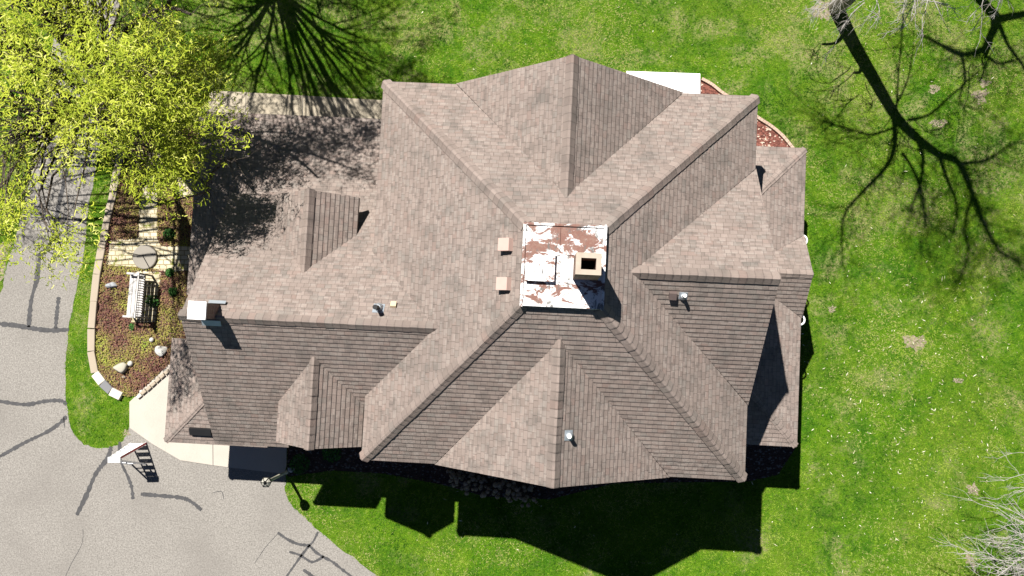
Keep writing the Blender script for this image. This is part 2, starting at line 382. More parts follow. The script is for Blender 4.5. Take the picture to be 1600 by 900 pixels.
def ridge_cap(parent, p0, p1, s0, s1, w=.15, step=.178, lift=.045):
    """overlapping bent cap shingles along a ridge/hip; s0,s1 = plan directions (with fall) of both slopes"""
    p0, p1 = Vector(p0), Vector(p1); d = p1-p0; L = d.length; d.normalize()
    def side(s):
        s = Vector(s); s = s-d*s.dot(d); return s.normalized()
    a, b = side(s0), side(s1); up = -(a+b)
    up = (up-d*up.dot(d)); up = up.normalized() if up.length > .05 else Vector((0, 0, 1))
    if up.z < 0: up = -up
    m = MB(); n = max(1, int(round(L/step))); st = L/n; rs = random.randint(0, 900)
    for i in range(n):
        q0 = p0+d*(i*st); q1 = p0+d*((i+1)*st+st*.12)
        jit = random.uniform(-.006, .006)
        def prof(q, h):
            return [q+a*w+up*(.022+lift*.25+h*.3), q+a*w*.55+up*(lift*.9+h*.7), q+a*w*.2+up*(lift*1.2+h), q+b*w*.2+up*(lift*1.2+h), q+b*w*.55+up*(lift*.9+h*.7), q+b*w+up*(.022+lift*.25+h*.3)]
        A = [x+a*jit for x in prof(q0, .018)]; B = [x+a*jit for x in prof(q1, .0)]
        for k in range(5):
            m.face([A[k], A[k+1], B[k+1], B[k]], [(k*.02+rs, (rs+i+.02)*.178), (k*.02+.02+rs, (rs+i+.02)*.178), (k*.02+.02+rs, (rs+i+.9)*.178), (k*.02+rs, (rs+i+.9)*.178)])
        base = [x-up*.02 for x in A]
        for k in range(5): m.face([A[k], A[k+1], base[k+1], base[k]], [(rs, (rs+i+.01)*.178)]*4)
        for k in (0, 5): m.face([A[k], B[k], B[k]-up*.010, A[k]-up*.010], [(rs, (rs+i+.5)*.178)]*4)
    return m.build('ridge_cap', M['cap'], parent)

hx, hy, E0 = 4.56, 4.61, 6.10; mx, my = .84, .83; DZ = 9.23
dx = hx-(DZ-E0)/mx; dy = hy-(DZ-E0)/my
G = .91; wN, wS, wE = 2.77, 2.79, 2.83
zN, zS, zE = E0+G*wN, E0+G*wS, E0+G*wE
rN, rS, rE = hy-(zN-E0)/my, -hy+(zS-E0)/my, hx-(zE-E0)/mx
WR, WY, wxe = 7.60, -1.38, -8.62               # west wing: ridge height, ridge line y, gable end x
vS, vNw = .875, .86
wvx = -hx+(WR-E0)/mx                            # where its ridge dies into the main west slope
zEv = 4.80; ySe = WY-(WR-zEv)/vS; yNe = WY+(WR-zEv)/vNw
ev = lambda a, b: (a, b, E0)
main = roof('hip_roof', [
    [ev(-hx, hy), ev(-wN, hy), (0, rN, zN), ev(wN, hy), ev(hx, hy), (dx, dy, DZ), (-dx, dy, DZ)],
    [ev(-hx, -hy), (-dx, -dy, DZ), (dx, -dy, DZ), ev(hx, -hy), ev(wS, -hy), (0, rS, zS), ev(-wS, -hy)],
    [ev(hx, hy), ev(hx, wE), (rE, 0, zE), ev(hx, -wE), ev(hx, -hy), (dx, -dy, DZ), (dx, dy, DZ)],
    [ev(-hx, hy), (-dx, dy, DZ), (-dx, -dy, DZ), ev(-hx, -hy), ev(-hx, WY-(WR-E0)/vS), (wvx, WY, WR), ev(-hx, WY+(WR-E0)/vNw)]])
for sx in (-1, 1):
    for sy in (-1, 1):
        ridge_cap(main, (sx*hx*.995, sy*hy*.995, E0+.03), (sx*dx, sy*dy, DZ), (sx, 0, -mx), (0, sy, -my), w=.17, lift=.055)
def gable(name, ax, w, zr, back, out, side):    # ax: 'N','S','E'
    pr = .03
    if ax in 'NS':
        s = 1 if ax == 'N' else -1
        T = lambda a, b, z: (a, s*b, z)
    else: T = lambda a, b, z: (b, a, z)
    b = out+pr
    o = roof(name, [[T(-w, b, E0), T(0, b, zr), T(0, back, zr)], [T(w, b, E0), T(0, back, zr), T(0, b, zr)]])
    sd = lambda k: T(k, 0, 0)[:2]+(-G,)
    ridge_cap(o, T(0, b, zr), T(0, back-.02, zr), sd(-1), sd(1), w=.19, lift=.065)
    return o
gN = gable('gable_roof', 'N', wN, zN, rN, hy, None); gS = gable('gable_roof', 'S', wS, zS, -rS, hy, None); gE = gable('gable_roof', 'E', wE, zE, rE, hx, None)

# west wing: upper gabled roof
wing = roof('wing_roof', [
    [(wxe, WY, WR), (wvx, WY, WR), (-hx, WY+(WR-E0)/vNw, E0), (-4.3, WY+(WR-E0)/vNw, E0), (-4.3, yNe, zEv), (wxe, yNe, zEv)],
    [(wxe, WY, WR), (wxe, ySe, zEv), (-6.70, ySe, zEv), (-6.70, -3.35, zEv+(-3.35-ySe)*vS), (-4.3, -3.35, zEv+(-3.35-ySe)*vS), (-4.3, WY-(WR-E0)/vS, E0), (-hx, WY-(WR-E0)/vS, E0), (wvx, WY, WR)]])
ridge_cap(wing, (wxe-.03, WY, WR), (wvx+.12, WY, WR), (0, 1, -vNw), (0, -1, -vS), w=.17, lift=.06)
# small wall gable on the south of the wing, dormer on its north slope
cx, wg, zg = -5.68, 1.04, 5.88; zr = zg+.95*wg
yb = ySe+(zr-zEv)/vS; ye = ySe+(zg-zEv)/vS
sg = roof('wall_dormer_roof', [[(cx-wg, -4.34, zg), (cx-wg, ye, zg), (cx, yb, zr), (cx, -4.34, zr)], [(cx+wg, -4.34, zg), (cx, -4.34, zr), (cx, yb, zr), (cx+wg, ye, zg)]])
ridge_cap(sg, (cx, -4.36, zr), (cx, yb, zr), (-1, 0, -.95), (1, 0, -.95), w=.17, lift=.06)
dxc, wd, zd = -6.12, 1.02, 5.70; zdr = zd+.86*wd
ydb = WY+(WR-zdr)/vNw; yde = WY+(WR-zd)/vNw
dg = roof('dormer_roof', [[(dxc-wd, 1.78, zd), (dxc, 1.78, zdr), (dxc, ydb, zdr), (dxc-wd, yde, zd)], [(dxc+wd, 1.78, zd), (dxc+wd, yde, zd), (dxc, ydb, zdr), (dxc, 1.78, zdr)]])
ridge_cap(dg, (dxc, 1.80, zdr), (dxc, ydb, zdr), (-1, 0, -.86), (1, 0, -.86), w=.17, lift=.06)
# low roofs wrapping the wing
LE, sl = 2.90, .45
low = roof('low_roof', [
    [(-10.37, 4.45, LE), (-4.25, 4.45, LE), (-4.25, 1.5, LE+2.95*sl), (-8.25, 1.5, LE+2.95*sl), (-8.25, 2.33, LE+2.12*sl)],
    [(-10.37, 4.45, LE), (-8.25, 2.33, LE+2.12*sl), (-8.25, -.75, LE+2.12*sl), (-10.37, -.75, LE)]])
s2 = .5
lowS = roof('low_roof', [
    [(-10.70, -4.86, LE), (-10.70, -1.98, LE), (-8.25, -1.98, LE+2.45*s2), (-8.25, -2.41, LE+2.45*s2)],
    [(-10.70, -4.86, LE), (-8.25, -2.41, LE+2.45*s2), (-8.25, -4.2, LE+.66*s2), (-7.66, -4.2, LE+.66*s2), (-7.66, -4.86, LE)]])
ridge_cap(lowS, (-10.68, -4.84, LE+.01), (-8.3, -2.46, LE+2.4*s2+.01), (-1, 0, -s2), (0, -1, -s2), w=.10, lift=.012)
m = MB(); m.box((-9.63, -4.50, LE+.36*s2+.055), (.60, .20, .10), rot=Matrix.Rotation(-math.atan(s2), 3, 'X').inverted()); m.build('roof_vent', M['black'], lowS)
# east low roof with a small centre gable
Ee, ex, eN, eS, sE = 3.24, 6.56, 4.04, -4.04, .5; xin = 4.2
gy, gw = .53, 1.12; zgr = Ee+.83*gw; xgb = ex-(zgr-Ee)/sE
lowE = roof('low_roof', [
    [(ex, eN, Ee), (xin, eN-(ex-xin), Ee+(ex-xin)*sE), (xin, eS+(ex-xin), Ee+(ex-xin)*sE), (ex, eS, Ee), (ex, gy-gw, Ee), (xgb, gy, zgr), (ex, gy+gw, Ee)],
    [(ex, eN, Ee), (xin, eN, Ee), (xin, eN-(ex-xin), Ee+(ex-xin)*sE)],
    [(ex, eS, Ee), (xin, eS+(ex-xin), Ee+(ex-xin)*sE), (xin, eS, Ee)],
    [(ex+.03, gy+gw, Ee), (xgb, gy, zgr), (ex+.03, gy, zgr)], [(ex+.03, gy-gw, Ee), (ex+.03, gy, zgr), (xgb, gy, zgr)]])
ridge_cap(lowE, (ex-.02, eN-.02, Ee+.01), (xin, eN-(ex-xin), Ee+(ex-xin)*sE+.01), (1, 0, -sE), (0, 1, -sE), w=.10, lift=.012)
ridge_cap(lowE, (ex-.02, eS+.02, Ee+.01), (xin, eS+(ex-xin), Ee+(ex-xin)*sE+.01), (1, 0, -sE), (0, -1, -sE), w=.10, lift=.012)
ridge_cap(lowE, (ex+.03, gy, zgr), (xgb, gy, zgr), (0, 1, -.83), (0, -1, -.83), w=.14, lift=.03)
for yy, nm in ((gy+gw-.12, 0), (gy-gw-.05, 1)):      # curved pipe loops at the valley ends
    q = MB(); q.tube([(ex+.13*math.sin(t), yy+.13*math.cos(t), Ee-.06-.03*math.sin(t)) for t in np.linspace(0, math.pi, 13)], .026, 8)
    q.build('drain_pipe', M['white'], lowE, True)

# walls
w = MB()
def pent(b, ax, c, lo, hi, top0, ridge, mid):        # gable wall sheet with thickness
    pass
w.prism([(-4.2, -4.2), (4.2, -4.2), (4.2, 4.2), (-4.2, 4.2)], 0, E0+.1)
def gwall(p, q, zb, zt, apex, nrm, th=.2):           # triangular gable wall between plan points p,q
    p, q = Vector(p), Vector(q); nrm = Vector(nrm)*th; mid = (p+q)/2
    A = [Vector((p.x, p.y, zb)), Vector((q.x, q.y, zb)), Vector((q.x, q.y, zt)), Vector((mid.x, mid.y, apex)), Vector((p.x, p.y, zt))]
    B = [a-Vector((nrm.x, nrm.y, 0)) for a in A]
    uvf = lambda P_: [((a-A[0]).xy.length, a.z) for a in P_]
    w.face(A, uvf(A)); w.face(B[::-1], uvf(B[::-1]))
    for i in range(5): j = (i+1) % 5; w.face([A[i], A[j], B[j], B[i]], [(0, 0), (1, 0), (1, .2), (0, .2)])
gwall((-wN+.4, 4.25), (wN-.4, 4.25), 0, E0+.15, zN-.3, (0, 1)); gwall((-wS+.4, -4.25), (wS-.4, -4.25), 0, E0+.15, zS-.3, (0, -1))
gwall((4.22, -wE+.4), (4.22, wE-.4), 0, E0+.15, zE-.3, (1, 0))
w.prism([(-8.2, ySe+.38), (-4.2, ySe+.38), (-4.2, 1.5), (-8.2, 1.5)], 0, zEv+.1)
gwall((-8.23, ySe+.4), (-8.23, 1.5), 0, zEv+.15, WR-.25, (-1, 0))
gwall((cx-wg+.2, -4.12), (cx+wg-.2, -4.12), 0, zg, zr-.25, (0, -1)); w.prism([(cx-wg+.2, -4.0), (cx+wg-.2, -4.0), (cx+wg-.2, ye), (cx-wg+.2, ye)], zEv-.2, zg-.02)
gwall((dxc-wd+.18, 1.52), (dxc+wd-.18, 1.52), zEv-.2, zd, zdr-.25, (0, 1)); w.prism([(dxc-wd+.18, 1.4), (dxc+wd-.18, 1.4), (dxc+wd-.18, yde), (dxc-wd+.18, yde)], zEv-.2, zd-.02)
w.prism([(-10.1, 1.45), (-4.2, 1.45), (-4.2, 4.15), (-10.1, 4.15)], 0, LE-.02); w.prism([(-10.1, -.5), (-8.2, -.5), (-8.2, 1.45), (-10.1, 1.45)], 0, LE-.02)
w.prism([(-10.3, -4.5), (-8.21, -4.5), (-8.21, -2.2), (-10.3, -2.2)], 0, LE-.02)
w.prism([(4.2, -3.7), (6.2, -3.7), (6.2, 3.7), (4.2, 3.7)], 0, Ee-.02)
w.build('wall', M['wall'], house)
def window(c, wd_, ht, nrm):                          # frame + pane standing proud of a wall
    c = Vector(c); n = Vector(nrm); s = Vector((-n.y, n.x, 0)); f = MB(); g = MB()
    rz = math.atan2(s.y, s.x)
    for k in (-1, 1):
        f.box(c+s*k*wd_/2+n*.04, (.07, .08, ht), rz); f.box(c+Vector((0, 0, k*ht/2))+n*.043, (wd_+.14, .08, .07), rz)
    f.box(c+n*.035, (.04, .06, ht-.08), rz); g.box(c+n*.012, (wd_-.05, .02, ht-.05), rz)
    o = f.build('window', M['white'], house); g.build('pane', M['glass'], o)
for x in (-1.2, 1.2): window((x, 4.25, 4.6), 1.0, 1.4, (0, 1, 0)); window((x, -4.25, 4.6), 1.0, 1.4, (0, -1, 0)); window((x, -4.25, 1.6), 1.1, 1.4, (0, -1, 0)); window((4.22, x, 5.4), .9, 1.1, (1, 0, 0))
window((dxc, 1.52, 5.35), .8, .8, (0, 1, 0)); window((cx, -4.12, 4.9), .9, 1.2, (0, -1, 0)); window((-8.23, WY, 5.6), .9, 1.1, (-1, 0, 0))
for y in (-2, 2): window((6.2, y, 1.6), 1.2, 1.3, (1, 0, 0))
d = MB(); d.box((-6.3, ySe+.33, 1.08), (2.6, .08, 2.1)); dd = d.build('garage_door', M['white'], house)

# ------------------------------------------------------------------ top deck
k = MB(); k.box((0, 0, DZ+.02), (2*dx+.06, 2*dy+.06, .16)); deck = k.build('roof_deck', M['deck'], house)
k = MB()
for x in (-dx, dx): k.box((x, 0, DZ+.115), (.05, 2*dy+.1, .05))
for y in (-dy, dy): k.box((0, y, DZ+.112), (2*dx+.03, .05, .05))
k.build('edge_trim', M['deck'], deck)
k = MB()
k.box((-.12, .50, DZ+.108), (.05, .58, .035)); k.box((.12, -.55, DZ+.106), (.02, .5, .02))
k.box((0, .235, DZ+.106), (2*dx-.1, .025, .02)); k.box((0, -.34, DZ+.104), (2*dx-.1, .02, .015)); k.box((-.12, -.05, DZ+.103), (.02, .5, .012))
k.build('seam', M['deck'], deck)
k = MB(); k.box((-.48, -.05, DZ+.16), (.56, .56, .11)); k.box((-.48, -.05, DZ+.222), (.60, .60, .025)); k.build('hatch', M['deck'], deck)
# main chimney, hollow top
def chimney(cx_, cy_, z0, z1, wx, wy, hole, crown_over, brick, crown):
    b = MB(); t = hole
    for sx_ in (-1, 1):
        b.box((cx_+sx_*(wx/2-t/2), cy_, (z0+z1)/2), (t, wy, z1-z0)); b.box((cx_, cy_+sx_*(wy/2-t/2), (z0+z1)/2-.002), (wx-2*t, t, z1-z0))
    # brick uv: use height
    for i, f in enumerate(b.f):
        for j, vi in enumerate(f):
            p = b.v[vi]; b.uv[i*4+j] = (p[0]+p[1], p[2])
    o = b.build('chimney', brick, house)
    c = MB(); ww, wz = wx+2*crown_over, wy+2*crown_over; tt = t+crown_over
    for sx_ in (-1, 1):
        c.box((cx_+sx_*(ww/2-tt/2), cy_, z1+.04), (tt, wz, .08)); c.box((cx_, cy_+sx_*(wz/2-tt/2), z1+.038), (ww-2*tt, tt, .08))
    c.build('crown', crown, o)
    return o
ch = chimney(.45, -.06, DZ+.1, 10.62, .50, .43, .105, -.004, M['chim'], M['crown'])
q = MB(); q.box((.45, -.06, 10.0), (.27, .21, .04)); q.build('flue', M['soot'], ch)
# wing chimney with a flat white cap
zc = 8.25; b = MB(); b.box((-7.97, -1.27, 7.6), (.36, .34, 1.3))
for i in range(6):
    for j in range(4):
        p = b.v[b.f[i][j]]; b.uv[i*4+j] = (p[0]+p[1], p[2])
ch2 = b.build('chimney', M['wall'], house)
q = MB(); q.box((-7.97, -1.27, zc+.03), (.40, .40, .06)); q.box((-7.97, -1.27, zc+.065), (.32, .32, .02)); q.lathe((-7.97, -1.27, zc+.07), [(.025, 0), (.025, .03)], 10); q.build('chimney_cap', M['slabwhite'], ch2)
q = MB(); q.box((-7.86, -1.04, WR-.20), (.40, .09, .012), rot=Matrix.Rotation(-math.atan(vNw), 3, 'X'))
q.build('flashing', M['galv'], ch2); q = MB(); q.box((-7.90, -1.53, WR-.035), (.44, .16, .012), rot=Matrix.Rotation(math.atan(vS), 3, 'X'))
q.build('flashing', M['galv'], ch2)

# roof vents and pipes
def slope_frame(p, n):
    n = Vector(n).normalized(); V = Vector((0, 0, 1))-n*n.z; V.normalize(); U = V.cross(n); return Vector(p), U, V, n, Matrix((U, V, n)).transposed()
def box_vent(p, n, size, hgt, mat, par):
    o, U, V, N, R = slope_frame(p, n); b = MB()
    # hood: deeper at the downhill side
    c = [o+U*x*size/2+V*y*size/2 for x, y in ((-1, -1), (1, -1), (1, 1), (-1, 1))]; T = [c[0]+N*hgt, c[1]+N*hgt, c[2]+N*hgt*.8, c[3]+N*hgt*.8]
    b.face(T)
    for i in range(4): j = (i+1) % 4; b.face([c[i], c[j], T[j], T[i]])
    return b.build('roof_vent', mat, par)
def pipe_vent(p, n, r, h, mat, par, fl=.28):
    o, U, V, N, R = slope_frame(p, n); b = MB(); b.tube([o, o+Vector((0, 0, h))], r, 12); ob = b.build('vent_pipe', mat, par)
    f = MB(); f.box(o+N*.016+V*.03, (fl, fl*1.05, .012), rot=R); f.build('flashing', M['galv'], ob); f = MB(); f.tube([o+N*.01, o+Vector((0, 0, h*.35))], [r*2.0, r*1.25], 12); f.build('collar', M['galv'], ob); return ob
HP = lambda u, v, z: (lambda p: (CT*(p[0]-HC[0])+ST*(p[1]-HC[1]), -ST*(p[0]-HC[0])+CT*(p[1]-HC[1]), z))(P(u, v, z))
def on_plane(u, v, fn):
    z = 6.0
    for _ in range(30): a = HP(u, v, z); z = .5*z+.5*fn(a[0], a[1])
    a = HP(u, v, z); return (a[0], a[1], fn(a[0], a[1]))
pW = lambda a, b: E0+mx*(a+hx); nW = (-mx, 0, 1)
for u, v in ((795, 383), (792, 444)): box_vent(on_plane(u, v, pW), nW, .27, .19, M['ventpink'], main)
pWN = lambda a, b: WR-vNw*(b-WY); nWN = (0, vNw, 1)
pipe_vent(on_plane(592, 481, pWN), nWN, .055, .50, M['black'], wing, .26); box_vent(on_plane(615, 478, pWN), nWN, .13, .09, M['venttan'], wing)
pES = lambda a, b: zE+G*b; nES = (0, -G, 1)
box_vent(on_plane(1051, 459, pES), nES, .16, .12, M['ventbrown'], gE); pipe_vent(on_plane(1067, 463, pES), nES, .04, .30, M['white'], gE, .18)
pSE = lambda a, b: zS-G*a; nSE = (G, 0, 1)
pipe_vent(on_plane(889, 680, pSE), nSE, .045, .32, M['white'], gS, .22)

# ------------------------------------------------------------------ the setting on the ground
def W2(poly, z=0): return [P(u, v, z)[:2] for u, v in poly]
def rag(poly, step=.25, amp=.03, seed=1):            # world polygon with slightly ragged edge
    r = random.Random(seed); out = []
    for i in range(len(poly)):
        a, b = np.array(poly[i]), np.array(poly[(i+1) % len(poly)]); n = max(1, int(np.hypot(*(b-a))/step))
        for k in range(n): out.append(tuple(a+(b-a)*k/n+(np.array([r.uniform(-1, 1), r.uniform(-1, 1)])*amp)))
    return out
def smooth_line(pts, n=6):
    pts = [np.array(p, float) for p in pts]; out = []
    for i in range(len(pts)-1):
        p0, p1, p2, p3 = pts[max(i-1, 0)], pts[i], pts[i+1], pts[min(i+2, len(pts)-1)]
        for k in range(n):
            t = k/n; out.append(.5*((2*p1)+(-p0+p2)*t+(2*p0-5*p1+4*p2-p3)*t*t+(-p0+3*p1-3*p2+p3)*t**3))
    return out+[pts[-1]]
def sheet(name, poly, z, mat, kind='structure', parent=None, label=None):
    m_ = MB(); pts = [Vector((x, y, 0)) for x, y in poly]
    for t in tessellate_polygon([pts]): m_.face([(pts[i].x, pts[i].y, z) for i in t])
    o = m_.build(name, mat, parent)
    for p_ in o.data.polygons:
        if p_.normal.z < 0: p_.flip()
    if kind: o['kind'] = kind
    return o
g_ = MB(); S = 400; N_ = 16
for i in range(N_):
    for j in range(N_):
        a, b = -S+2*S*i/N_, -S+2*S*j/N_; e = 2*S/N_; g_.face([(a, b, 0), (a+e, b, 0), (a+e, b+e, 0), (a, b+e, 0)])
tag(g_.build('lawn', M['lawn']), kind='structure')
right_edge = [(215, -160), (200, -60), (188, 0), (168, 115), (152, 250), (138, 330), (130, 400), (119, 455), (107, 520), (102, 580), (105, 640), (115, 676), (132, 694), (155, 700), (178, 697), (192, 688), (202, 668)]
low_edge = [(446, 752), (447, 772), (455, 788), (475, 808), (500, 830), (540, 862), (590, 900), (650, 945), (720, 1010)]
left_edge = [(-40, 540), (0, 457), (8, 430), (16, 400), (27, 360), (45, 290), (62, 200), (75, 115), (95, 0), (115, -80), (130, -160)]
drive_px = [tuple(p) for p in smooth_line(right_edge, 4)]+[(282, 700), (358, 712), (440, 715)]+[tuple(p) for p in smooth_line(low_edge, 4)]+[(720, 1300), (-700, 1300), (-700, 620)]+[tuple(p) for p in smooth_line(left_edge, 4)]
DRIVE = W2(drive_px); drive = sheet('driveway', rag(DRIVE, .22, .03, 3), .006, M['asphalt'])
concrete_px = [(203, 628), (232, 600), (262, 572), (300, 540), (360, 620), (448, 640), (448, 728), (445, 737), (438, 739), (400, 735), (358, 730), (335, 727), (283, 719), (240, 694), (203, 668)]
CONC = W2(concrete_px)
m_ = MB(); m_.prism(CONC, -.02, .035); concrete = tag(m_.build('concrete_walk', M['conc']), kind='structure')
jt = MB(); a, b = P(333, 660), P(333.5, 727); jt.bar((a[0], a[1], .036), (b[0], b[1], .036), .018, .004); jt.build('joint', M['seal'], concrete)
walk_px = [(327, 152), (329, 145), (336, 142), (460, 149), (600, 157), (640, 160), (640, 220), (326, 205)]
WALK = W2(walk_px); m_ = MB(); m_.prism(WALK, -.02, .04); wk = tag(m_.build('concrete_walk', M['conc2']), kind='structure')
jt = MB()
for u, v0, v1 in ((385, 144, 195), (474, 149, 195), (542, 153, 195)):
    a, b = P(u, v0), P(u-1, v1); jt.bar((a[0], a[1], .041), (b[0], b[1], .041), .015, .004)
jt.build('joint', M['seal'], wk)
# crack sealant strips
def strip(pts, wpx, name='crack_sealant'):
    pts = smooth_line([P(u, v)[:2] for u, v in pts], 12); m_ = MB(); L = []; r = random.Random(len(pts)+int(pts[0][0]*10)); n = len(pts)
    for i, p in enumerate(pts):
        d = pts[min(i+1, n-1)]-pts[max(i-1, 0)]; d /= (np.hypot(*d)+1e-9); nn = np.array([-d[1], d[0]])
        ww = wpx*.0197/2*(1+r.uniform(-.38, .30))*(.6 if i in (0, n-1) else 1); L.append((p+nn*ww, p-nn*ww))
    for a, b in zip(L, L[1:]): m_.face([(*a[0], .0105), (*a[1], .0105), (*b[1], .0105), (*b[0], .0105)])
    o = m_.build(name, M['seal'], drive)
    for p_ in o.data.polygons:
        if p_.normal.z < 0: p_.flip()
for pts, ww in (([(-30, 500), (0, 506), (22, 508), (45, 512), (75, 516), (108, 515)], 7), ([(45, 511), (49, 470), (58, 435), (63, 400), (78, 382), (87, 362), (90, 330), (98, 295), (108, 250), (120, 190)], 7),
                ([(87, 513), (89, 490), (92, 464)], 6), ([(-20, 624), (0, 627), (40, 632), (70, 627), (95, 626), (104, 632)], 6), ([(-25, 725), (0, 713), (20, 702), (42, 690), (75, 674), (95, 660), (104, 650)], 6),
                ([(174, 698), (168, 716), (150, 740), (136, 772), (120, 805)], 7), ([(187, 690), (189, 720), (200, 745), (206, 762), (208, 780)], 5), ([(220, 772), (245, 774), (285, 778), (302, 786), (315, 797)], 6),
                ([(434, 832), (450, 843), (466, 850), (483, 853), (494, 863), (505, 870), (520, 878), (535, 890), (565, 912)], 4.5), ([(497, 831), (490, 845), (482, 854), (468, 872), (444, 906)], 3.5),
                ([(452, 862), (468, 867), (478, 873), (488, 878), (500, 873), (506, 869)], 4), ([(474, 890), (488, 900), (500, 910)], 5), ([(100, 652), (101, 668)], 1.5), ([(130, 826), (128, 850), (112, 880), (98, 910)], .6), ([(434, 834), (415, 855), (398, 880)], .7), ([(333, 770), (346, 768), (350, 780)], 1.0), ([(90, 340), (110, 343), (134, 346)], 2.5)):
    strip(pts, ww)
# planting bed by the west end
edge_line = [(197, 240), (186, 300), (178, 335), (170, 375), (163, 410), (158, 450), (154, 490), (151, 530), (152, 565), (158, 585), (170, 600), (184, 612), (200, 620)]
bed_px = [(p[0], p[1]) for p in edge_line]+[(214, 618), (264, 574), (290, 545), (340, 440), (360, 230), (300, 195), (200, 200)]
BED = W2(bed_px); sheet('planting_bed', BED, .012, M['soil'])
pave_px = [[(171, 377), (205, 374), (216, 371), (219, 330), (226, 270), (236, 235), (252, 238), (247, 290), (246, 352), (247, 372), (252, 384), (320, 386), (320, 424), (262, 424), (243, 420), (200, 416), (168, 415)], [(272, 276), (330, 276), (330, 308), (275, 306)]]
PAVES = [W2(p) for p in pave_px]
for p in PAVES: sheet('stone_path', rag(p, .2, .035, 5), .028, M['pave'])
flag = W2([(214, 424), (252, 424), (244, 504), (206, 504)]); sheet('stone_path', rag(flag, .2, .03, 8), .024, M['pave'])
# limestone edging blocks, each its own object
def block(c, L, wd_, h, ang, mat, jit=.02):
    m_ = MB(); r = random
    k = [(x*L/2+r.uniform(-jit, jit), y*wd_/2+r.uniform(-jit, jit)) for x, y in ((-1, -1), (1, -1), (1, 1), (-1, 1))]
    ins = .012; T = [(x*(1-ins*2/L*1.0), y*(1-ins*2/wd_)) for x, y in k]
    for i in range(4):
        j = (i+1) % 4; m_.face([(*k[i], 0), (*k[j], 0), (*k[j], h-ins), (*k[i], h-ins)]); m_.face([(*k[i], h-ins), (*k[j], h-ins), (*T[j], h), (*T[i], h)])
    m_.face([(*t, h) for t in T]); o = m_.build('edging_stone', mat); o.location = (c[0], c[1], 0); o.rotation_euler = (0, 0, ang); return o
line = [P(u-6, v)[:2] for u, v in smooth_line(edge_line, 8)]
def along(line, s):
    for a, b in zip(line, line[1:]):
        l = np.hypot(*(b-a))
        if s <= l: return a+(b-a)*s/l
        s -= l
    return line[-1]
tot = sum(np.hypot(*(b-a)) for a, b in zip(line, line[1:])); s = 0; i = 0
while s < tot-.2:
    bend = s > tot-1.75
    L = .38 if bend else random.choice([.55, .7, .85]); L = min(L, tot-s)
    a, b = along(line, s), along(line, s+L); ang = math.atan2(b[1]-a[1], b[0]-a[0])
    mid = (a+b)/2; L2 = np.hypot(*(b-a))
    rest = tot-s
    isgrey = .55 < rest < .95
    mt = M['edgegrey'] if isgrey else (M['edgepale'] if bend and random.random() < .5 else M['edge'])
    o = block(mid, L2-.012, .26 if bend else .225, .15, ang, mt, .014)
    if isgrey: tag(o, 'grey slate block, only grey stone in the curved edging of the planting bed', 'edging stone', 'edging stones round the planting bed')
    elif bend: tag(o, 'short pale block in the curved corner of the bed edging', 'edging stone', 'edging stones round the planting bed')
    else: tag(o, 'long tan limestone block in the straight edging between grass strip and planting bed', 'edging stone', 'edging stones round the planting bed')
    s += L; i += 1
a0, b0 = P(216, 622)[:2], P(266, 578)[:2]; n = 7
for k in range(n):
    c = a0+(b0-a0)*(k+.5)/n; d_ = (b0-a0)/n
    tag(block(c, np.hypot(*d_)-.02, .10, .12, math.atan2(d_[1], d_[0]), M['edgepale' if k == 0 else 'edge'], .01), 'narrow tan stone in the diagonal row between planting bed and concrete walk', 'edging stone', 'narrow stones beside the concrete walk')
# beds at the back corner and along the shaded side
back_px = [(1070, 118), (1096, 124), (1112, 133), (1130, 147), (1160, 165), (1183, 184), (1203, 197), (1222, 213), (1241, 236), (1250, 260), (1150, 260), (1070, 180)]
BACK = W2(back_px); sheet('mulch_bed', BACK, .012, M['mulch'])
c_ = MB(); ln = smooth_line([P(u, v)[:2] for u, v in back_px[1:9]], 5)
for a, b in zip(ln, ln[1:]): c_.bar((*a, .05), (*(b+(b-a)*.08), .05), .09, .10)
tag(c_.build('garden_curb', M['curb']), 'thin curved pinkish curb around the red mulch bed behind the house', 'garden curb')
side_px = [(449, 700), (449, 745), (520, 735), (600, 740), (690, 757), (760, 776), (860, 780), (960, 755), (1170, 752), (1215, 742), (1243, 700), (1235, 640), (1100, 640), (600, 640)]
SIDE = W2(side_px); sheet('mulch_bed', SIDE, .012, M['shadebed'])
# white slab at the back
wp = [(979, 111), (1094, 115), (1094, 175), (985, 175)]; WSLAB = W2(wp, .2)
m_ = MB(); m_.prism(WSLAB, 0, .2); tag(m_.build('back_stoop', M['slabwhite']), 'bright white rectangular slab poking out behind the back gable beside red mulch', 'stoop')
# bare earth shoulder and patches
SHO = W2([(-300, 500), (-60, 520), (-3, 456), (5, 430), (13, 400), (20, 375), (5, 380), (-40, 420)]); sheet('bare_earth', rag(SHO, .2, .06, 9), .004, M['bare'])
def blob(u, v, r, seed, sq=1.0):
    rr = random.Random(seed); c = P(u, v)[:2]; out = []; off = [rr.uniform(.45, 1.25) for _ in range(14)]
    for k in range(56):
        t = k/56*14; i0 = int(t) % 14; q = off[i0]*(1-t % 1)+off[(i0+1) % 14]*(t % 1); q *= rr.uniform(.8, 1.15)
        out.append((c[0]+r*q*math.cos(2*math.pi*k/56), c[1]+r*q*sq*math.sin(2*math.pi*k/56)))
    return out
BARE = [blob(1532, 150, .26, 1), blob(1538, 130, .16, 2), blob(1435, 535, .40, 4, .85), blob(1460, 140, .20, 5, .7), blob(1466, 192, .26, 6, .6), blob(197, 676, .14, 7), blob(1300, 483, .13, 8), blob(1520, 765, .22, 9), blob(1517, 875, .2, 10), blob(1290, 12, .42, 12), blob(1497, 595, .2, 16, .5)]
for bl in BARE: sheet('bare_earth', bl, .007, M['bare'])

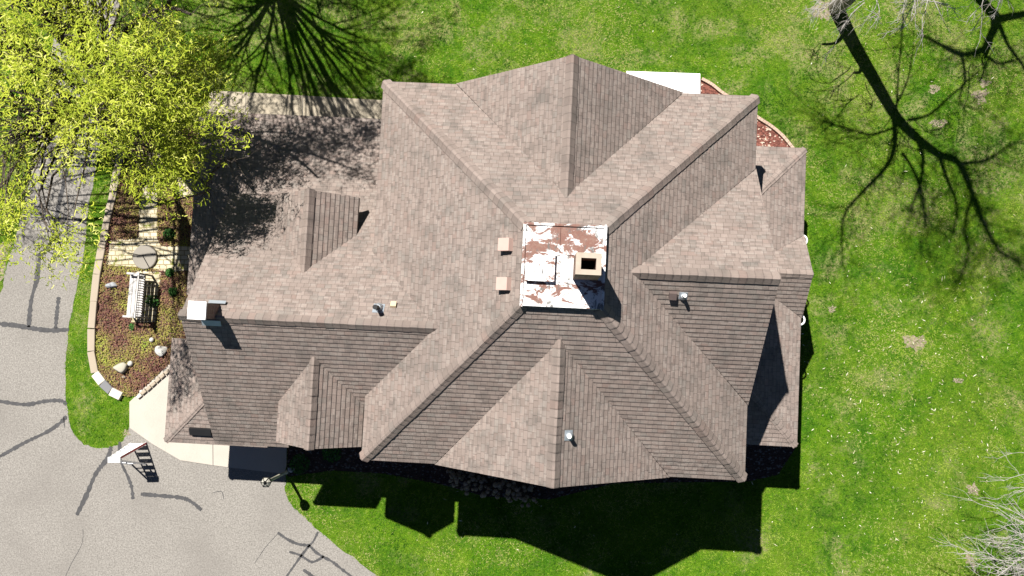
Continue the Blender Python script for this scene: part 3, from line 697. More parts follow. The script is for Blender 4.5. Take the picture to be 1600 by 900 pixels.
# ------------------------------------------------------------------ grass blades, ground cover, litter
def inside(X, Y, poly):
    c = np.zeros(len(X), bool); n = len(poly); j = n-1
    for i in range(n):
        xi, yi = poly[i][0], poly[i][1]; xj, yj = poly[j][0], poly[j][1]
        c ^= ((yi > Y) != (yj > Y)) & (X < (xj-xi)*(Y-yi)/((yj-yi) if yj != yi else 1e-9)+xi); j = i
    return c
HF = [h2w(a, b) for a, b in ((-10.1, -4.5), (-8.2, -4.5), (-8.2, -4.2), (4.2, -4.2), (4.2, -3.7), (6.2, -3.7), (6.2, 3.7), (4.2, 3.7), (4.2, 4.2), (-10.1, 4.2))]
EDGE = [tuple(p) for p in line]
def value_noise(X, Y, sc, seed):
    r = np.random.default_rng(seed); T = r.random((64, 64)); x, y = X*sc+100, Y*sc+100
    xi, yi = np.floor(x).astype(int), np.floor(y).astype(int); fx, fy = x-xi, y-yi; fx = fx*fx*(3-2*fx); fy = fy*fy*(3-2*fy)
    g = lambda a, b: T[a % 64, b % 64]
    return (g(xi, yi)*(1-fx)+g(xi+1, yi)*fx)*(1-fy)+(g(xi, yi+1)*(1-fx)+g(xi+1, yi+1)*fx)*fy
A_, B_ = P(-60, -60), P(1660, 960)
n = 520000; X = RNG.uniform(A_[0], B_[0], n); Y = RNG.uniform(B_[1], A_[1], n)
ok = np.ones(n, bool)
for poly in [DRIVE, CONC, WALK, BED, BACK, SIDE, WSLAB, HF]: ok &= ~inside(X, Y, poly)
bare = np.zeros(n, bool)
for poly in BARE+[SHO]: bare |= inside(X, Y, poly)
ok &= ~(bare & (RNG.random(n) < .38))
dn = .45*value_noise(X, Y, .8, 3)+.35*value_noise(X, Y, 2.6, 4)+.2*value_noise(X, Y, 7, 9)
ok &= RNG.random(n) < .35+.9*dn
X, Y, dn = X[ok], Y[ok], dn[ok]; n = len(X)
az = RNG.uniform(0, 2*math.pi, n); ln_ = RNG.uniform(.03, .10, n); wd_ = RNG.uniform(.005, .014, n); zt = RNG.uniform(.012, .05, n)
V = np.zeros((n, 3, 3)); V[:, 0] = np.stack([X-np.sin(az)*wd_, Y+np.cos(az)*wd_, np.full(n, .002)], 1); V[:, 1] = np.stack([X+np.sin(az)*wd_, Y-np.cos(az)*wd_, np.full(n, .002)], 1)
V[:, 2] = np.stack([X+np.cos(az)*ln_, Y+np.sin(az)*ln_, zt], 1)
dry = .5*value_noise(X, Y, .5, 5)+.3*value_noise(X, Y, 1.7, 6)+.2*value_noise(X, Y, 5, 8)+.10*np.clip((Y-2)/5, 0, 1)*np.clip((X+2)/3, 0, 1)*np.clip((9.5-X)/2, .3, 1)
dn2 = .30*value_noise(X, Y, .7, 31)+.30*value_noise(X, Y, 2.4, 32)+.4*value_noise(X, Y, 8.5, 33)
tone = np.clip(.44+1.5*(dn2-.5)+.5*(RNG.random(n)-.5)+.28*(value_noise(X, Y, .33, 41)-.5), 0, .88); straw = RNG.random(n) < np.clip((dry-.52)*2.6, .004, .5); tone[straw] = RNG.uniform(.88, 1, straw.sum())
tag(np_mesh('grass', V.reshape(-1, 3), np.arange(3*n).reshape(n, 3), M['blade'], attr=tone), 'short spring lawn grass around the house', 'grass', kind='stuff')
def quads(name, X, Y, Z, L, Wd, tone, mat, tilt=.5):
    n = len(X); az = RNG.uniform(0, 2*math.pi, n); d = np.stack([np.cos(az), np.sin(az), RNG.uniform(-tilt, tilt, n)], 1); s_ = np.stack([-np.sin(az), np.cos(az), RNG.uniform(-tilt, tilt, n)], 1)
    C_ = np.stack([X, Y, Z], 1); d = d*L[:, None]/2; s_ = s_*Wd[:, None]/2
    V = np.stack([C_-d, C_+s_, C_+d, C_-s_], 1).reshape(-1, 3); return np_mesh(name, V, np.arange(4*n).reshape(n, 4), mat, attr=tone)
# pale petals and twigs on the right hand lawn
n = 560; U_ = np.clip(RNG.normal(1440, 95, n), 1262, 1640); V_ = np.clip(RNG.normal(640, 130, n), 120, 930)
ex_n = 260; U_[:ex_n] = RNG.uniform(640, 1600, ex_n); V_[:ex_n] = RNG.uniform(0, 900, ex_n)
pts = np.array([P(u, v) for u, v in zip(U_, V_)]); k_ = ~inside(pts[:, 0], pts[:, 1], HF) & ~inside(pts[:, 0], pts[:, 1], WSLAB); pts = pts[k_]; n = len(pts)
tag(quads('fallen_leaves', pts[:, 0], pts[:, 1], RNG.uniform(.03, .055, n), RNG.uniform(.03, .17, n)*RNG.uniform(.4, 1.1, n), RNG.uniform(.010, .030, n), RNG.random(n), M['chip'], .15), 'pale dry petals and twig bits scattered over the lawn', 'fallen leaves', kind='stuff')
n = 42000; bx = np.array(BED); X = RNG.uniform(bx[:, 0].min(), bx[:, 0].max(), n); Y = RNG.uniform(bx[:, 1].min(), bx[:, 1].max(), n)
ok = inside(X, Y, BED)
for p in PAVES+[flag, HF, CONC]: ok &= ~inside(X, Y, p) | (RNG.random(n) < .012)
X, Y = X[ok], Y[ok]; n = len(X); tn = np.clip(.5*value_noise(X, Y, 1.6, 21)+.3*value_noise(X, Y, 5, 22)+.35*RNG.random(n)-.09, 0, 1)
tag(quads('ground_cover', X, Y, RNG.uniform(.03, .11, n), RNG.uniform(.03, .075, n), RNG.uniform(.018, .038, n), tn, M['cover'], .7), 'low red and yellow green ground cover filling the planting bed', 'ground cover', kind='stuff')
tag(sheet('bed_edge_shade', W2([(0, 0), (1, 0), (1, 1)]), -.5, M['soil']), kind='structure') if False else None

# ------------------------------------------------------------------ garden things
def rock(name, u, v, rx, ry, rz_, mat, label, cat='boulder', seed=1, ang=0, sub=3):
    import bmesh
    bm = bmesh.new(); bmesh.ops.create_icosphere(bm, subdivisions=sub, radius=1); r = random.Random(seed)
    pl = [(Vector((r.gauss(0, 1), r.gauss(0, 1), r.gauss(0, 1))).normalized(), r.uniform(.48, .82)) for _ in range(13)]
    for vv in bm.verts:
        for nn, dd in pl:
            k = vv.co.dot(nn)
            if k > dd: vv.co -= nn*(k-dd)*.85
        vv.co *= 1+r.uniform(-.02, .02); vv.co = Vector((vv.co.x*rx, vv.co.y*ry, vv.co.z*rz_))
    me = bpy.data.meshes.new(name); bm.to_mesh(me); bm.free(); me.materials.append(mat); me.polygons.foreach_set('use_smooth', [True]*len(me.polygons))
    o = link(bpy.data.objects.new(name, me)); p = P(u, v); o.location = (p[0], p[1], rz_*.55); o.rotation_euler = (0, 0, ang); return tag(o, label, cat, 'stones in the planting bed')
rock('boulder', 177, 446, .22, .13, .13, M['rockg'], 'flat grey rock in the planting bed just left of the garden bench', seed=3, ang=.2)
rock('boulder', 254, 548, .26, .19, .17, M['rockw'], 'large white boulder in the planting bed beside the low roof', seed=5)
rock('boulder', 192, 574, .24, .21, .24, M['rockt'], 'rounded tan boulder near the curved corner of the planting bed', seed=8, ang=.5)
rock('boulder', 194, 589, .08, .06, .05, M['rockt'], 'small pale stone lying below the rounded tan boulder', seed=12)
rock('boulder', 222, 612, .10, .07, .08, M['rockw'], 'little pale stone at the tip of the planting bed by the walk', seed=13)
rock('boulder', 456, 734, .13, .10, .10, M['rockg'], 'grey stone in the shade at the foot of the lamp post', seed=14)
def ball(u, v, r, label):
    m_ = MB(); m_.lathe((0, 0, 0), [(r*math.sin(t), r-r*math.cos(t)) for t in np.linspace(.02, math.pi-.02, 14)], 18); o = m_.build('stone_ball', M['rockw'], None, True); p = P(u, v); o.location = (p[0], p[1], .02); return tag(o, label, 'stone ball', 'stone balls in the planting bed')
ball(206, 568, .085, 'small white ball resting against the rounded tan boulder'); ball(239, 531, .075, 'small white ball lying alone above the large white boulder')
# round stone disc and slim pole
p = P(228, 402)
d_ = MB(); d_.lathe((0, 0, 0), [(.385, 0), (.39, .03), (.38, .075), (.36, .09), (.02, .095)], 40); o = d_.build('stone_disc', M['disc']); o.location = (p[0], p[1], .03); tag(o, 'round grey stone disc set in the pale stone path', 'stone disc')
p = P(226, 400.5); d_ = MB(); d_.tube([(0, 0, 0), (0, 0, .9), (0.0, 0, 1.0)], [.014, .013, .012], 8)
o = d_.build('garden_pole', M['lampmetal']); o.location = (p[0], p[1], .12); tag(o, 'slim dark pole standing on the round stone disc', 'garden pole')
# bench facing west
p = P(223, 463); bench = empty('garden_bench', (p[0], p[1], .024), TH-.02); tag(bench, 'weathered white slatted garden bench standing in the planting bed', 'bench')
BL = 1.38
m_ = MB()
for k_ in range(4): m_.box((-.19+.118*k_, 0, .43), (.105, BL-.08, .025))
m_.build('seat', M['bench'], bench)
m_ = MB(); m_.box((.262, 0, .96), (.04, BL, .05)); m_.box((.245, 0, .50), (.04, BL-.12, .05))
for k_ in range(17): y = -BL/2+.1+k_*(BL-.2)/16; m_.bar((.245, y, .5), (.262, y, .94), .022, .040, up=(1, 0, 0))
m_.build('backrest', M['bench'], bench)
for sy in (-1, 1):
    y = sy*(BL/2-.03)
    m_ = MB(); m_.box((.02, y, .645), (.56, .06, .03)); m_.build('armrest', M['bench'], bench)
    m_ = MB(); m_.box((-.215, y, .315), (.05, .05, .63)); m_.build('leg', M['bench'], bench)
    m_ = MB(); m_.bar((.25, y, 0), (.264, y, .93), .05, .05, up=(1, 0, 0)); m_.build('leg', M['bench'], bench)
    m_ = MB(); m_.box((.01, y, .39), (.44, .035, .05)); m_.build('seat_rail', M['bench'], bench)
# step ladder
p = P(217, 708); lad = empty('step_ladder', (p[0], p[1], .008), .03); tag(lad, 'white aluminium step ladder with red trim standing open on the driveway', 'step ladder')
TOPZ = 1.60
for sx_ in (-1, 1):
    m_ = MB(); m_.bar((sx_*.235, .30, 0), (sx_*.15, .04, TOPZ), .022, .075, up=(0, 1, 0)); o_ = m_.build('rail', M['alu'], lad); m_ = MB(); m_.bar((sx_*.249, .30, .02), (sx_*.164, .04, TOPZ-.02), .006, .05, up=(0, 1, 0)); m_.build('red_strip', M['red'], o_)
    m_ = MB(); m_.bar((sx_*.225, -.34, 0), (sx_*.15, -.03, TOPZ-.05), .028, .045, up=(0, 1, 0)); m_.build('rear_leg', M['alu'], lad)
for k_ in range(5):
    t = (k_+.7)/5.3; y = .30-.26*t; z = TOPZ*t; ww = 2*(.235-.085*t); m_ = MB(); m_.box((0, y, z), (ww-.02, .115, .03)); m_.build('step', M['alu'], lad)
for t in (.25, .5, .75): m_ = MB(); m_.bar((-.225+.075*t, -.34+.31*t, (TOPZ-.05)*t), (.225-.075*t, -.34+.31*t, (TOPZ-.05)*t), .02, .03); m_.build('rear_brace', M['alu'], lad)
m_ = MB(); m_.box((0, .005, TOPZ+.01), (.36, .16, .05)); m_.build('top_cap', M['alu'], lad)
# lamp post
p = P(447.5, 737.5); lamp = empty('lamp_post', (p[0], p[1], 0)); tag(lamp, 'cream lamp post with black lantern leaning into view at the driveway corner', 'lamp post')
m_ = MB(); m_.lathe((0, 0, 0), [(.07, 0), (.07, .05), (.050, .1), (.044, 1.75), (.058, 1.78), (.03, 1.82)], 14); m_.build('pole', M['lamppost'], lamp, True)
m_ = MB(); m_.lathe((0, 0, 1.82), [(.075, 0), (.145, .24), (.15, .245), (.09, .32), (.04, .345)], 6); m_.build('lantern_glass', M['lampglass'], lamp)
m_ = MB(); m_.lathe((0, 0, 2.15), [(.055, 0), (.05, .03), (.02, .05), (.012, .10)], 8)
for k_ in range(6):
    a = k_*math.pi/3; ca, sa = math.cos(a), math.sin(a); b_ = (k_+1)*math.pi/3
    m_.bar((.078*ca, .078*sa, 1.82), (.150*ca, .150*sa, 2.065), .022, .022); m_.bar((.150*ca, .150*sa, 2.067), (.05*ca, .05*sa, 2.165), .020, .020)
    m_.bar((.150*ca, .150*sa, 2.065), (.150*math.cos(b_), .150*math.sin(b_), 2.065), .022, .022)
m_.lathe((0, 0, 1.79), [(.05, 0), (.085, .03), (.02, .032)], 6); m_.build('lantern_frame', M['lampmetal'], lamp)

# small green plants in the bed and shrubs under the eaves
def tuft(name, u, v, r, h, nq, mat, label, cat, group):
    p = P(u, v); t = RNG.uniform(0, 2*math.pi, nq); q = r*np.sqrt(RNG.random(nq)); z = h*(.25+.75*RNG.random(nq))*np.sqrt(np.clip(1-(q/r)**2*.8, .05, 1))
    o = quads(name, q*np.cos(t), q*np.sin(t), z, RNG.uniform(.05, .11, nq), RNG.uniform(.025, .05, nq), RNG.random(nq), mat, .7); o.location = (p[0], p[1], .01); return tag(o, label, cat, group)
for u, v, r, h, lb in ((242, 471, .20, .40, 'bright green plant growing in the shade behind the garden bench'), (272, 456, .14, .25, 'small bright green plant between the bench and the wing roof'), (266, 366, .18, .25, 'green plant above the right arm of the stone path'),
                       (267, 426, .13, .2, 'little green plant just below the right arm of the stone path'), (208, 510, .1, .12, 'tiny green plant below the south end of the garden bench')):
    tuft('green_plant', u, v, r, h, 130, M['bush'], lb, 'plant', 'green plants in the planting bed')
def hydrangea(u, v, r):
    p = P(u, v); root = empty('hydrangea_shrub', (p[0], p[1], 0)); tag(root, 'bare shrub with round dried flower heads in the shade along the front wall', 'shrub', 'dried hydrangea shrubs along the wall')
    st = MB(); hd = MB()
    for _ in range(22):
        a = random.uniform(0, 6.28); q = r*math.sqrt(random.random()); z = random.uniform(.45, .75)*(1-.3*q/r); x, y = q*math.cos(a), q*math.sin(a)
        st.tube([(x*.2, y*.2, 0), (x*.7, y*.7, z*.6), (x, y, z)], [.008, .006, .004], 5); rr = random.uniform(.045, .08)
        hd.lathe((x, y, z-rr*.4), [(rr*math.sin(t)*random.uniform(.85, 1.15)+.002, rr-rr*math.cos(t)) for t in np.linspace(.15, 2.9, 6)], 8)
    st.build('stem', M['stem'], root); hd.build('flower_head', M['dryhead'], root)
for u, v, r in ((712, 742, .32), (738, 750, .36), (768, 757, .36), (795, 764, .36), (825, 770, .34)): hydrangea(u, v, r)
for u, v, lb in ((470, 724, 'low dark shrub in the shade beside the garage wall corner'), (520, 706, 'round dark green shrub under the small front gable')): tuft('low_shrub', u, v, .3, .35, 260, M['bush'], lb, 'shrub', 'low shrubs in the shaded bed')

# ------------------------------------------------------------------ trees
def wisps(C, L, Wd, droop, tone):             # curled three segment leaf strands, C (n,3)
    n = len(C); az = RNG.uniform(0, 2*math.pi, n); tw = RNG.uniform(-1.3, 1.3, n); pts = [C]; a = az.copy(); dz = RNG.uniform(-.15, .25, n)
    for k in range(3):
        d = np.stack([np.cos(a), np.sin(a), dz], 1); pts.append(pts[-1]+d*(L/3)[:, None]); a = a+tw; dz = dz-droop*RNG.uniform(.5, 1.5, n)
    V = []; 
    for k in range(4):
        q = pts[min(k+1, 3)]-pts[max(k-1, 0)]; s_ = np.stack([-q[:, 1], q[:, 0], RNG.uniform(-.4, .4, n)*np.hypot(q[:, 0], q[:, 1])], 1); s_ /= np.linalg.norm(s_, axis=1)[:, None]+1e-9
        ww = Wd*(1, 1.15, .9, .35)[k]; V += [pts[k]-s_*ww[:, None]/2, pts[k]+s_*ww[:, None]/2]
    V = np.stack(V, 1).reshape(-1, 3); b = (np.arange(n)*8)[:, None]
    Fq = np.concatenate([b+np.array([0, 1, 3, 2]), b+np.array([2, 3, 5, 4]), b+np.array([4, 5, 7, 6])], 1).reshape(-1, 4)
    return V, Fq, np.repeat(tone, 3)
def curve(a, b, sag, jit, n=6, r=random):
    a, b = np.array(a, float), np.array(b, float); L = np.linalg.norm(b-a); off = np.zeros(3); out = []
    for k in range(n+1):
        t = k/n; out.append(a+(b-a)*t+np.array([0, 0, sag*L*4*t*(1-t)])+off*math.sin(math.pi*t)); off = off+np.array([r.uniform(-1, 1), r.uniform(-1, 1), r.uniform(-.6, .6)])*jit*L/n*2
    return out
def leafy_tree(base, R, ztop, fork, targets, nlimb, leaves, label, tr=.26, lr=None, ljit=.10, leafmat='leaf', spread=.5, wl=(.10, .19), wwd=(.016, .032), group=None):
    lr = lr or tr*.55
    root = empty('leafy_tree', (base[0], base[1], 0)); tag(root, label, 'tree', group)
    B = np.array([base[0], base[1], 0]); tg = np.array(targets)-B
    lean = np.array([.15, -.1, 0])
    tk = MB(); f = np.array([0, 0, fork])+lean; tk.tube([(0, 0, -.05), (0, 0, .15), tuple(f*.5), tuple(f)], [tr*1.5, tr*1.1, tr*.95, tr*.85], 14); tk.build('trunk', M['bark'], root, True)
    ang = np.arctan2(tg[:, 1], tg[:, 0]); order = np.argsort(ang); groups = np.array_split(order, nlimb)
    for gi in groups:
        c = tg[gi].mean(0); lb = MB(); end = np.array([c[0]*.62, c[1]*.62, fork+(c[2]-fork)*.75])
        main_ = curve(f*.97, end, .06, ljit, 8); nmain = len(main_); lb.tube(main_, np.linspace(lr, lr*.36, nmain), 9)
        for t_ in gi:
            k0 = random.randint(3, nmain-1); s_ = main_[k0]; tip = tg[t_]; br = curve(s_, tip, .05, .16, 6); r0 = (lr*(1-k0/nmain)*.55+.012)*(.6 if len(tg) > 300 and lr < .07 else 1); lb.tube(br, np.linspace(r0, .006, len(br)), 6)
            for _ in range(2):
                k1 = random.randint(2, 5); e = br[k1]+np.array([random.gauss(0, .4), random.gauss(0, .4), random.gauss(-.05, .2)]); tw = curve(br[k1], e, .05, .2, 4); lb.tube(tw, np.linspace(.010, .003, len(tw)), 4, cap=False)
        lb.build('limb', M['bark'], root, True)
    per = leaves//len(tg); C = np.repeat(tg, per, 0); n = len(C)
    # small twig-clumps inside each cluster
    sub = tg[:, None, :]+RNG.normal(0, 1, (len(tg), 7, 3))*np.array([spread, spread, spread*.45]); pick = RNG.integers(0, 7, n); C = sub[np.repeat(np.arange(len(tg)), per), pick]+RNG.normal(0, 1, (n, 3))*np.array([.11, .11, .07])
    tone = np.clip(RNG.normal(.55, .2, n)+np.repeat(RNG.normal(0, .12, len(tg)), per), 0, 1)
    V, Fq, tn = wisps(C, RNG.uniform(*wl, n), RNG.uniform(*wwd, n), .25, tone); np_mesh('crown', V, Fq, M[leafmat], root, tn)
    return root
# yellow-green tree at the top left: crown targets kept inside the outline the photo shows
crown_px = [(-400, -400), (190, -400), (215, -10), (235, 25), (275, 45), (310, 80), (340, 120), (352, 160), (362, 200), (340, 225), (312, 205), (300, 240), (282, 290), (250, 300), (215, 270), (190, 290), (165, 335), (135, 385), (105, 418), (75, 400), (40, 345), (0, 395), (-80, 420), (-400, 300)]
tb = P(232, 190)[:2]; T_ = []; r = random.Random(4)
def proj(p):
    d = RC.T @ (np.array(p)-np.array([0, 0, H])); return 800+F*d[0]/-d[2], 450-F*d[1]/-d[2]
cpx = np.array(crown_px, float)
LIT = [(2, 372), (150, 372), (172, 372), (292, 378), (290, 440), (272, 515), (262, 585), (200, 640), (100, 640), (0, 1000), (-200, 1000), (-60, 520)]
def shadow_px(x, y, z): return proj((x+SUN_DIR[0]*z, y+SUN_DIR[1]*z, 0))
while len(T_) < 250:
    q = 5.8*math.sqrt(r.random()); a = r.uniform(0, 6.283); x, y = tb[0]+q*math.cos(a)-.3, tb[1]+q*math.sin(a); z = 8.8-4.4*(q/5.8)**2+r.gauss(0, .8)
    if q > 3.5 and r.random() < .35: z = r.uniform(2.2, 4.5)
    u, v = proj((x, y, z))
    if not inside(np.array([u]), np.array([v]), crown_px)[0]: continue
    su, sv = shadow_px(x, y, z)
    if inside(np.array([su]), np.array([sv]), LIT)[0] and r.random() < .96: continue
    if math.hypot((u-165)/40, (v-15)/50) < 1 and r.random() < .9: continue
    if u > 215 and v < 75 and r.random() < .75: continue
    if math.hypot((u-100)/50, (v-165)/30) < 1 and r.random() < .35: continue
    if math.hypot((u-90)/60, (v-320)/50) < 1 and r.random() < .55: continue
    T_.append((x, y, z))
SHADE = [(308, 182), (580, 186), (585, 262), (560, 296), (440, 300), (440, 365), (390, 400), (330, 432), (300, 432)]
T2 = []; k = 0
while k < 205:
    su, sv = r.uniform(300, 590), r.uniform(182, 432); z = r.uniform(5, 10.5)
    if k > 125: su, sv = r.uniform(430, 592), r.uniform(182, 292)
    if k > 168: su, sv = r.uniform(345, 440), r.uniform(304, 400)
    if not inside(np.array([su]), np.array([sv]), SHADE)[0]: continue
    zr_ = 3.4 if sv < 300 or su < 330 else 5.4
    q = P(su, sv, zr_)-SUN_DIR*(z-zr_)
    if z < zr_+1.2: continue
    u, v = proj(q)
    inn = inside(np.array([u]), np.array([v]), crown_px)[0]
    if not inn and v > -75: continue
    if v < -75 or np.hypot(*(q[:2]-tb)) > 6.8: T2.append(tuple(q))
    else: T_.append(tuple(q))
    k += 1
k = 0
while k < 16:
    su, sv = r.uniform(262, 325), r.uniform(535, 625); z = r.uniform(5, 9.5); q = P(su, sv, 3.3)-SUN_DIR*(z-3.3); u, v = proj(q)
    if not inside(np.array([u]), np.array([v]), crown_px)[0] and u > -20: continue
    T_.append(tuple(q)); k += 1
tree0 = leafy_tree((*tb, 0), 5, 9, 2.4, T_, 7, 34000, 'tree with bright yellow green spring leaves overhanging driveway and low roof', .20, spread=.34, wl=(.08, .19), wwd=(.008, .026))
# heavier limbs of this tree whose shadows streak across the low roof
for z0, z1, r0, r1, zr_, pl in ((6.4, 9.0, .075, .03, 3.4, [(318, 190), (360, 196), (400, 212), (440, 232), (478, 262), (508, 292)]), (8.0, 10.2, .05, .018, 3.4, [(440, 232), (480, 240), (520, 256), (566, 276)]),
                                (5.2, 6.8, .06, .02, 3.4, [(322, 215), (340, 255), (352, 290), (366, 302)]), (6.4, 8.4, .035, .012, 3.4, [(345, 262), (380, 268), (410, 282), (432, 296)]),
                                (6.2, 7.6, .05, .014, 5.4, [(362, 305), (372, 340), (392, 370), (372, 400)]), (6.4, 7.4, .028, .010, 5.4, [(366, 318), (400, 312), (430, 318), (438, 340)]),
                                (5.0, 6.4, .06, .02, 3.4, [(306, 330), (316, 352), (324, 385), (330, 350)]), (7.9, 8.8, .03, .01, 3.4, [(430, 228), (448, 260), (452, 288)]), (7.0, 9.6, .03, .01, 3.4, [(372, 200), (420, 196), (470, 206), (510, 224)])):
    q = [P(u, v, zr_)-SUN_DIR*(z0+(z1-z0)*i/(len(pl)-1)-zr_)-np.array([*tb, 0]) for i, (u, v) in enumerate(pl)]
    m_ = MB(); q = smooth_line(q, 5); m_.tube(q, np.linspace(r0, r1, len(q)), 7); rr_ = random.Random(int(r0*1e4)+len(pl))
    for _ in range(16):
        k_ = rr_.randint(1, len(q)-1); e = q[k_]+np.array([rr_.gauss(0, .35), rr_.gauss(0, .35), rr_.gauss(.05, .2)]); m_.tube(curve(q[k_], e, .05, .2, 4, rr_), np.linspace(.011, .003, 5), 4, cap=False)
    m_.build('limb', M['bark'], tree0, True)
# second tree just beyond the top edge; only its shadow reaches the picture
tb2 = P(392, -78)[:2]; r = random.Random(9)
MAINROOF = [(625, 120), (1300, 120), (1300, 900), (560, 900), (500, 400)]
while len(T2) < 270:
    q = 6.4*math.sqrt(r.random()); a = r.uniform(0, 6.283); z = 10.2-4.8*(q/6.4)**2+r.gauss(0, .8); x, y = tb2[0]+q*math.cos(a), tb2[1]+q*math.sin(a)
    u, v = proj((x, y, z))
    if v > -75: continue
    if shadow_px(x, y, z)[0] > 690: continue
    k = max(0, z-6.5); su, sv = proj((x+SUN_DIR[0]*k, y+SUN_DIR[1]*k, 6.5))
    if su > 612 and sv > 118: continue
    T2.append((x, y, z))
leafy_tree((*tb2, 0), 5, 9, 2.4, T2, 26, 26000, 'thinly leafed tree beyond the top edge casting fan shaped branch shadows', .24, lr=.062, ljit=.03, spread=.42, wl=(.07, .14), wwd=(.012, .028))

def bare_tree(base, branches, label, mat, trunk_r, twigs=5, group='bare trees on the lawn', tr_name='bare_tree', seed=1):
    """branches: list of (points, r0, r1); fine twigs are grown along each"""
    root = empty(tr_name, (base[0], base[1], 0)); tag(root, label, 'tree', group); B = np.array([base[0], base[1], 0]); r = random.Random(seed)
    for bi, (pts, r0, r1, ntw) in enumerate(branches):
        m_ = MB(); q = [np.array(p)-B for p in pts]; q = smooth_line(q, 5); m_.tube(q, np.linspace(r0, r1, len(q)), 10 if r0 > .1 else 7)
        def grow(p0, d0, L, rad, depth):
            n_ = 5; p = np.array(p0); d = np.array(d0)/np.linalg.norm(d0); pl = [p]
            for _ in range(n_): d = d+np.array([r.gauss(0, .22), r.gauss(0, .22), r.gauss(.02, .2)]); d /= np.linalg.norm(d); p = p+d*L/n_; pl.append(p)
            m_.tube(pl, np.linspace(rad, rad*.35, n_+1), 4, cap=False)
            if depth > 0:
                for _ in range(r.randint(2, 4)):
                    k = r.randint(1, n_); dd = d+np.array([r.gauss(0, .8), r.gauss(0, .8), r.gauss(.1, .5)]); grow(pl[k], dd, L*r.uniform(.45, .7), rad*.55, depth-1)
        for _ in range(int(ntw*1.5)):
            k = r.randint(len(q)//4, len(q)-1); t = q[min(k+1, len(q)-1)]-q[k-1]; t /= np.linalg.norm(t)+1e-9
            grow(q[k], t+np.array([r.gauss(0, .9), r.gauss(0, .9), r.gauss(.1, .5)]), r.uniform(.9, 2.0), .013, 2)
        m_.build('trunk' if bi == 0 else 'limb', mat, root, True)
    return root
S_ = SH
b1 = P(1306, 12)
t1 = [(*b1[:2], 0), S_(1330, 62, 1.7), S_(1362, 118, 4.1), S_(1400, 182, 6.8), S_(1432, 215, 8.2)]
tree1 = bare_tree(b1, [
    (t1, .25, .15, 6),
    ([S_(1432, 215, 8.2), S_(1465, 240, 9.2), S_(1498, 255, 10), S_(1518, 300, 11), S_(1535, 345, 12.2)], .145, .08, 40),
    ([S_(1396, 176, 6.6), S_(1398, 225, 7.6), S_(1385, 260, 8.2), S_(1345, 303, 9), S_(1318, 340, 9.6), S_(1316, 400, 10.6)], .085, .025, 26),
    ([S_(1432, 215, 8.2), S_(1442, 245, 8.8), S_(1438, 285, 9.4), S_(1422, 330, 10)], .08, .025, 22),
    ([S_(1410, 240, 8.0), S_(1425, 262, 8.6), S_(1440, 300, 9.4), S_(1446, 350, 10.2)], .06, .02, 18),
    ([S_(1468, 244, 9.2), S_(1480, 280, 10), S_(1495, 320, 10.8), S_(1490, 365, 11.5)], .08, .025, 14),
    ([S_(1535, 345, 12.2), S_(1560, 390, 12.8), S_(1590, 410, 13.3)], .08, .03, 24),
    ([S_(1520, 305, 11), S_(1508, 350, 11.6), S_(1512, 400, 12.2), S_(1498, 440, 12.6)], .06, .02, 26),
    ([S_(1400, 182, 6.8), S_(1402, 150, 6.6), S_(1405, 100, 6.4), S_(1412, 30, 6.5)], .04, .015, 5),
    ([S_(1400, 165, 6.6), S_(1418, 125, 6.6), S_(1428, 70, 6.8)], .035, .012, 4),
    ([S_(1418, 188, 7.3), S_(1450, 180, 7.5), S_(1480, 155, 7.9), S_(1530, 110, 8.6)], .05, .02, 7),
    ([S_(1396, 200, 7.0), S_(1360, 210, 7.2), S_(1320, 200, 7.6), S_(1290, 190, 8)], .04, .015, 20),
    ([S_(1500, 256, 10), S_(1540, 250, 10.4), S_(1580, 225, 11)], .07, .03, 22)],
    'bare tree with thick trunk at the top right, its shadow crossing the lawn', M['barkgrey'], .3, seed=2)
b2 = P(1452, -150)
tree2 = bare_tree(b2, [
    ([(*b2[:2], 0), S_(1500, -70, 3), S_(1530, -5, 5.6), S_(1560, 30, 7)], .26, .15, 3),
    ([S_(1560, 30, 7), S_(1600, 22, 7.6), S_(1660, 10, 8.4)], .13, .07, 6),
    ([S_(1560, 30, 7), S_(1545, 62, 7.6), S_(1535, 78, 7.8), S_(1502, 85, 8.4), S_(1470, 70, 9), S_(1440, 55, 9.4)], .13, .04, 24),
    ([S_(1560, 34, 7), S_(1575, 70, 8), S_(1600, 105, 8.8), S_(1640, 160, 9.6)], .08, .03, 9),
    ([S_(1535, 80, 7.8), S_(1555, 98, 8.4), S_(1585, 95, 9), S_(1620, 80, 9.6)], .06, .02, 8),
    ([S_(1502, 85, 8.4), S_(1508, 120, 9), S_(1500, 160, 9.6), S_(1530, 170, 10)], .05, .02, 9)],
    'bare tree beyond the top right corner casting forked branch shadows', M['barkgrey'], .26, seed=5)
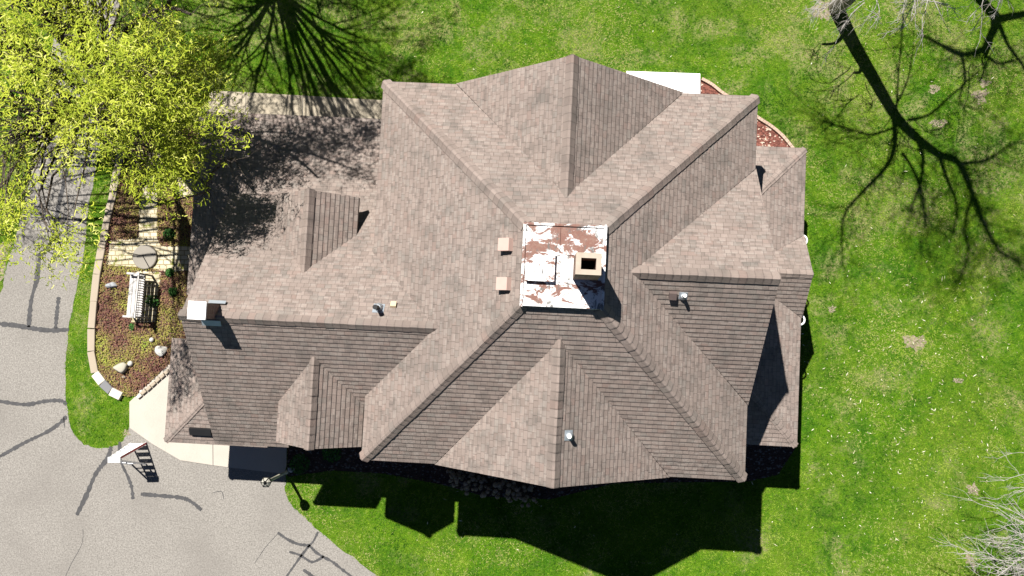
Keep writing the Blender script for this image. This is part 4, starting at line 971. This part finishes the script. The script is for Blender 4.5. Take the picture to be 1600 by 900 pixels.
# pale drooping twigs reaching into the picture: low limbs of these same trees
def spray(root, root_px, zz, n, spread, seed, start, dirpx, rad=.016, L=(1.1, 2.0)):
    r = random.Random(seed); B = np.array(root.location); top = P(*root_px, zz)-B; st = np.array(start)-B
    m_ = MB(); m_.tube(smooth_line([st, st*.5+top*.5+np.array([0, 0, .35]), top], 5), np.linspace(.07, .03, 11), 8); m_.build('limb', M['barkpale'], root, True)
    for k in range(n):
        m_ = MB(); a = math.atan2(-dirpx[1], dirpx[0])+r.gauss(0, spread)
        def grow(p, d, L, rad, depth):
            pl = [p]
            for _ in range(7): d = d+np.array([r.gauss(0, .2), r.gauss(0, .2), r.gauss(-.07, .10)]); d /= np.linalg.norm(d); p = p+d*L/7; pl.append(p)
            m_.tube(pl, np.linspace(rad, rad*.4, 8), 5, cap=False)
            if depth:
                for _ in range(r.randint(3, 5)):
                    kk = r.randint(1, 6); dd = d+np.array([r.gauss(0, .6), r.gauss(0, .6), r.gauss(0, .3)]); grow(pl[kk], dd, L*r.uniform(.35, .65), rad*.65, depth-1)
        s_ = top+np.array([r.gauss(0, .25), r.gauss(0, .25), r.gauss(0, .15)]); grow(s_, np.array([math.cos(a), math.sin(a), r.uniform(.0, .3)]), r.uniform(*L), rad, 2)
        m_.build('limb', M['barkpale'], root, True)
spray(tree1, (1340, -28), 3.2, 4, .5, 3, S_(1345, 90, 2.9), (-.25, 1))
spray(tree1, (1445, -40), 5.2, 8, .7, 5, S_(1385, 160, 6.0), (0, 1))
spray(tree1, (1285, 0), 1.6, 3, .6, 15, S_(1322, 45, 1.3), (-.6, .8), .010, (.6, 1.0))
spray(tree2, (1562, -16), 2.4, 3, .5, 6, S_(1550, 15, 6.4), (-.1, 1))
b3 = P(1760, 830); tree3 = empty('bare_tree', tuple(b3)); tag(tree3, 'pale bare tree whose drooping twigs enter at the bottom right corner', 'tree', 'bare trees on the lawn')
m_ = MB(); m_.tube([(0, 0, -.05), (0, 0, 1.2), (-.1, .05, 2.6), (-.2, .1, 4.2), (-.1, .1, 6.5)], [.24, .19, .17, .13, .05], 12); m_.build('trunk', M['barkpale'], tree3, True)
spray(tree3, (1660, 868), 3.6, 18, .45, 8, b3+np.array([-.15, .08, 3.4]), (-1, -.1), .014, (1.3, 2.6))
spray(tree3, (1652, 905), 3.0, 10, .40, 18, b3+np.array([-.15, .08, 2.8]), (-1, .05), .014, (1.2, 2.3))
spray(tree3, (1640, 735), 3.6, 4, .35, 9, b3+np.array([-.15, .08, 3.8]), (-1, .1), .010, (.9, 1.5))
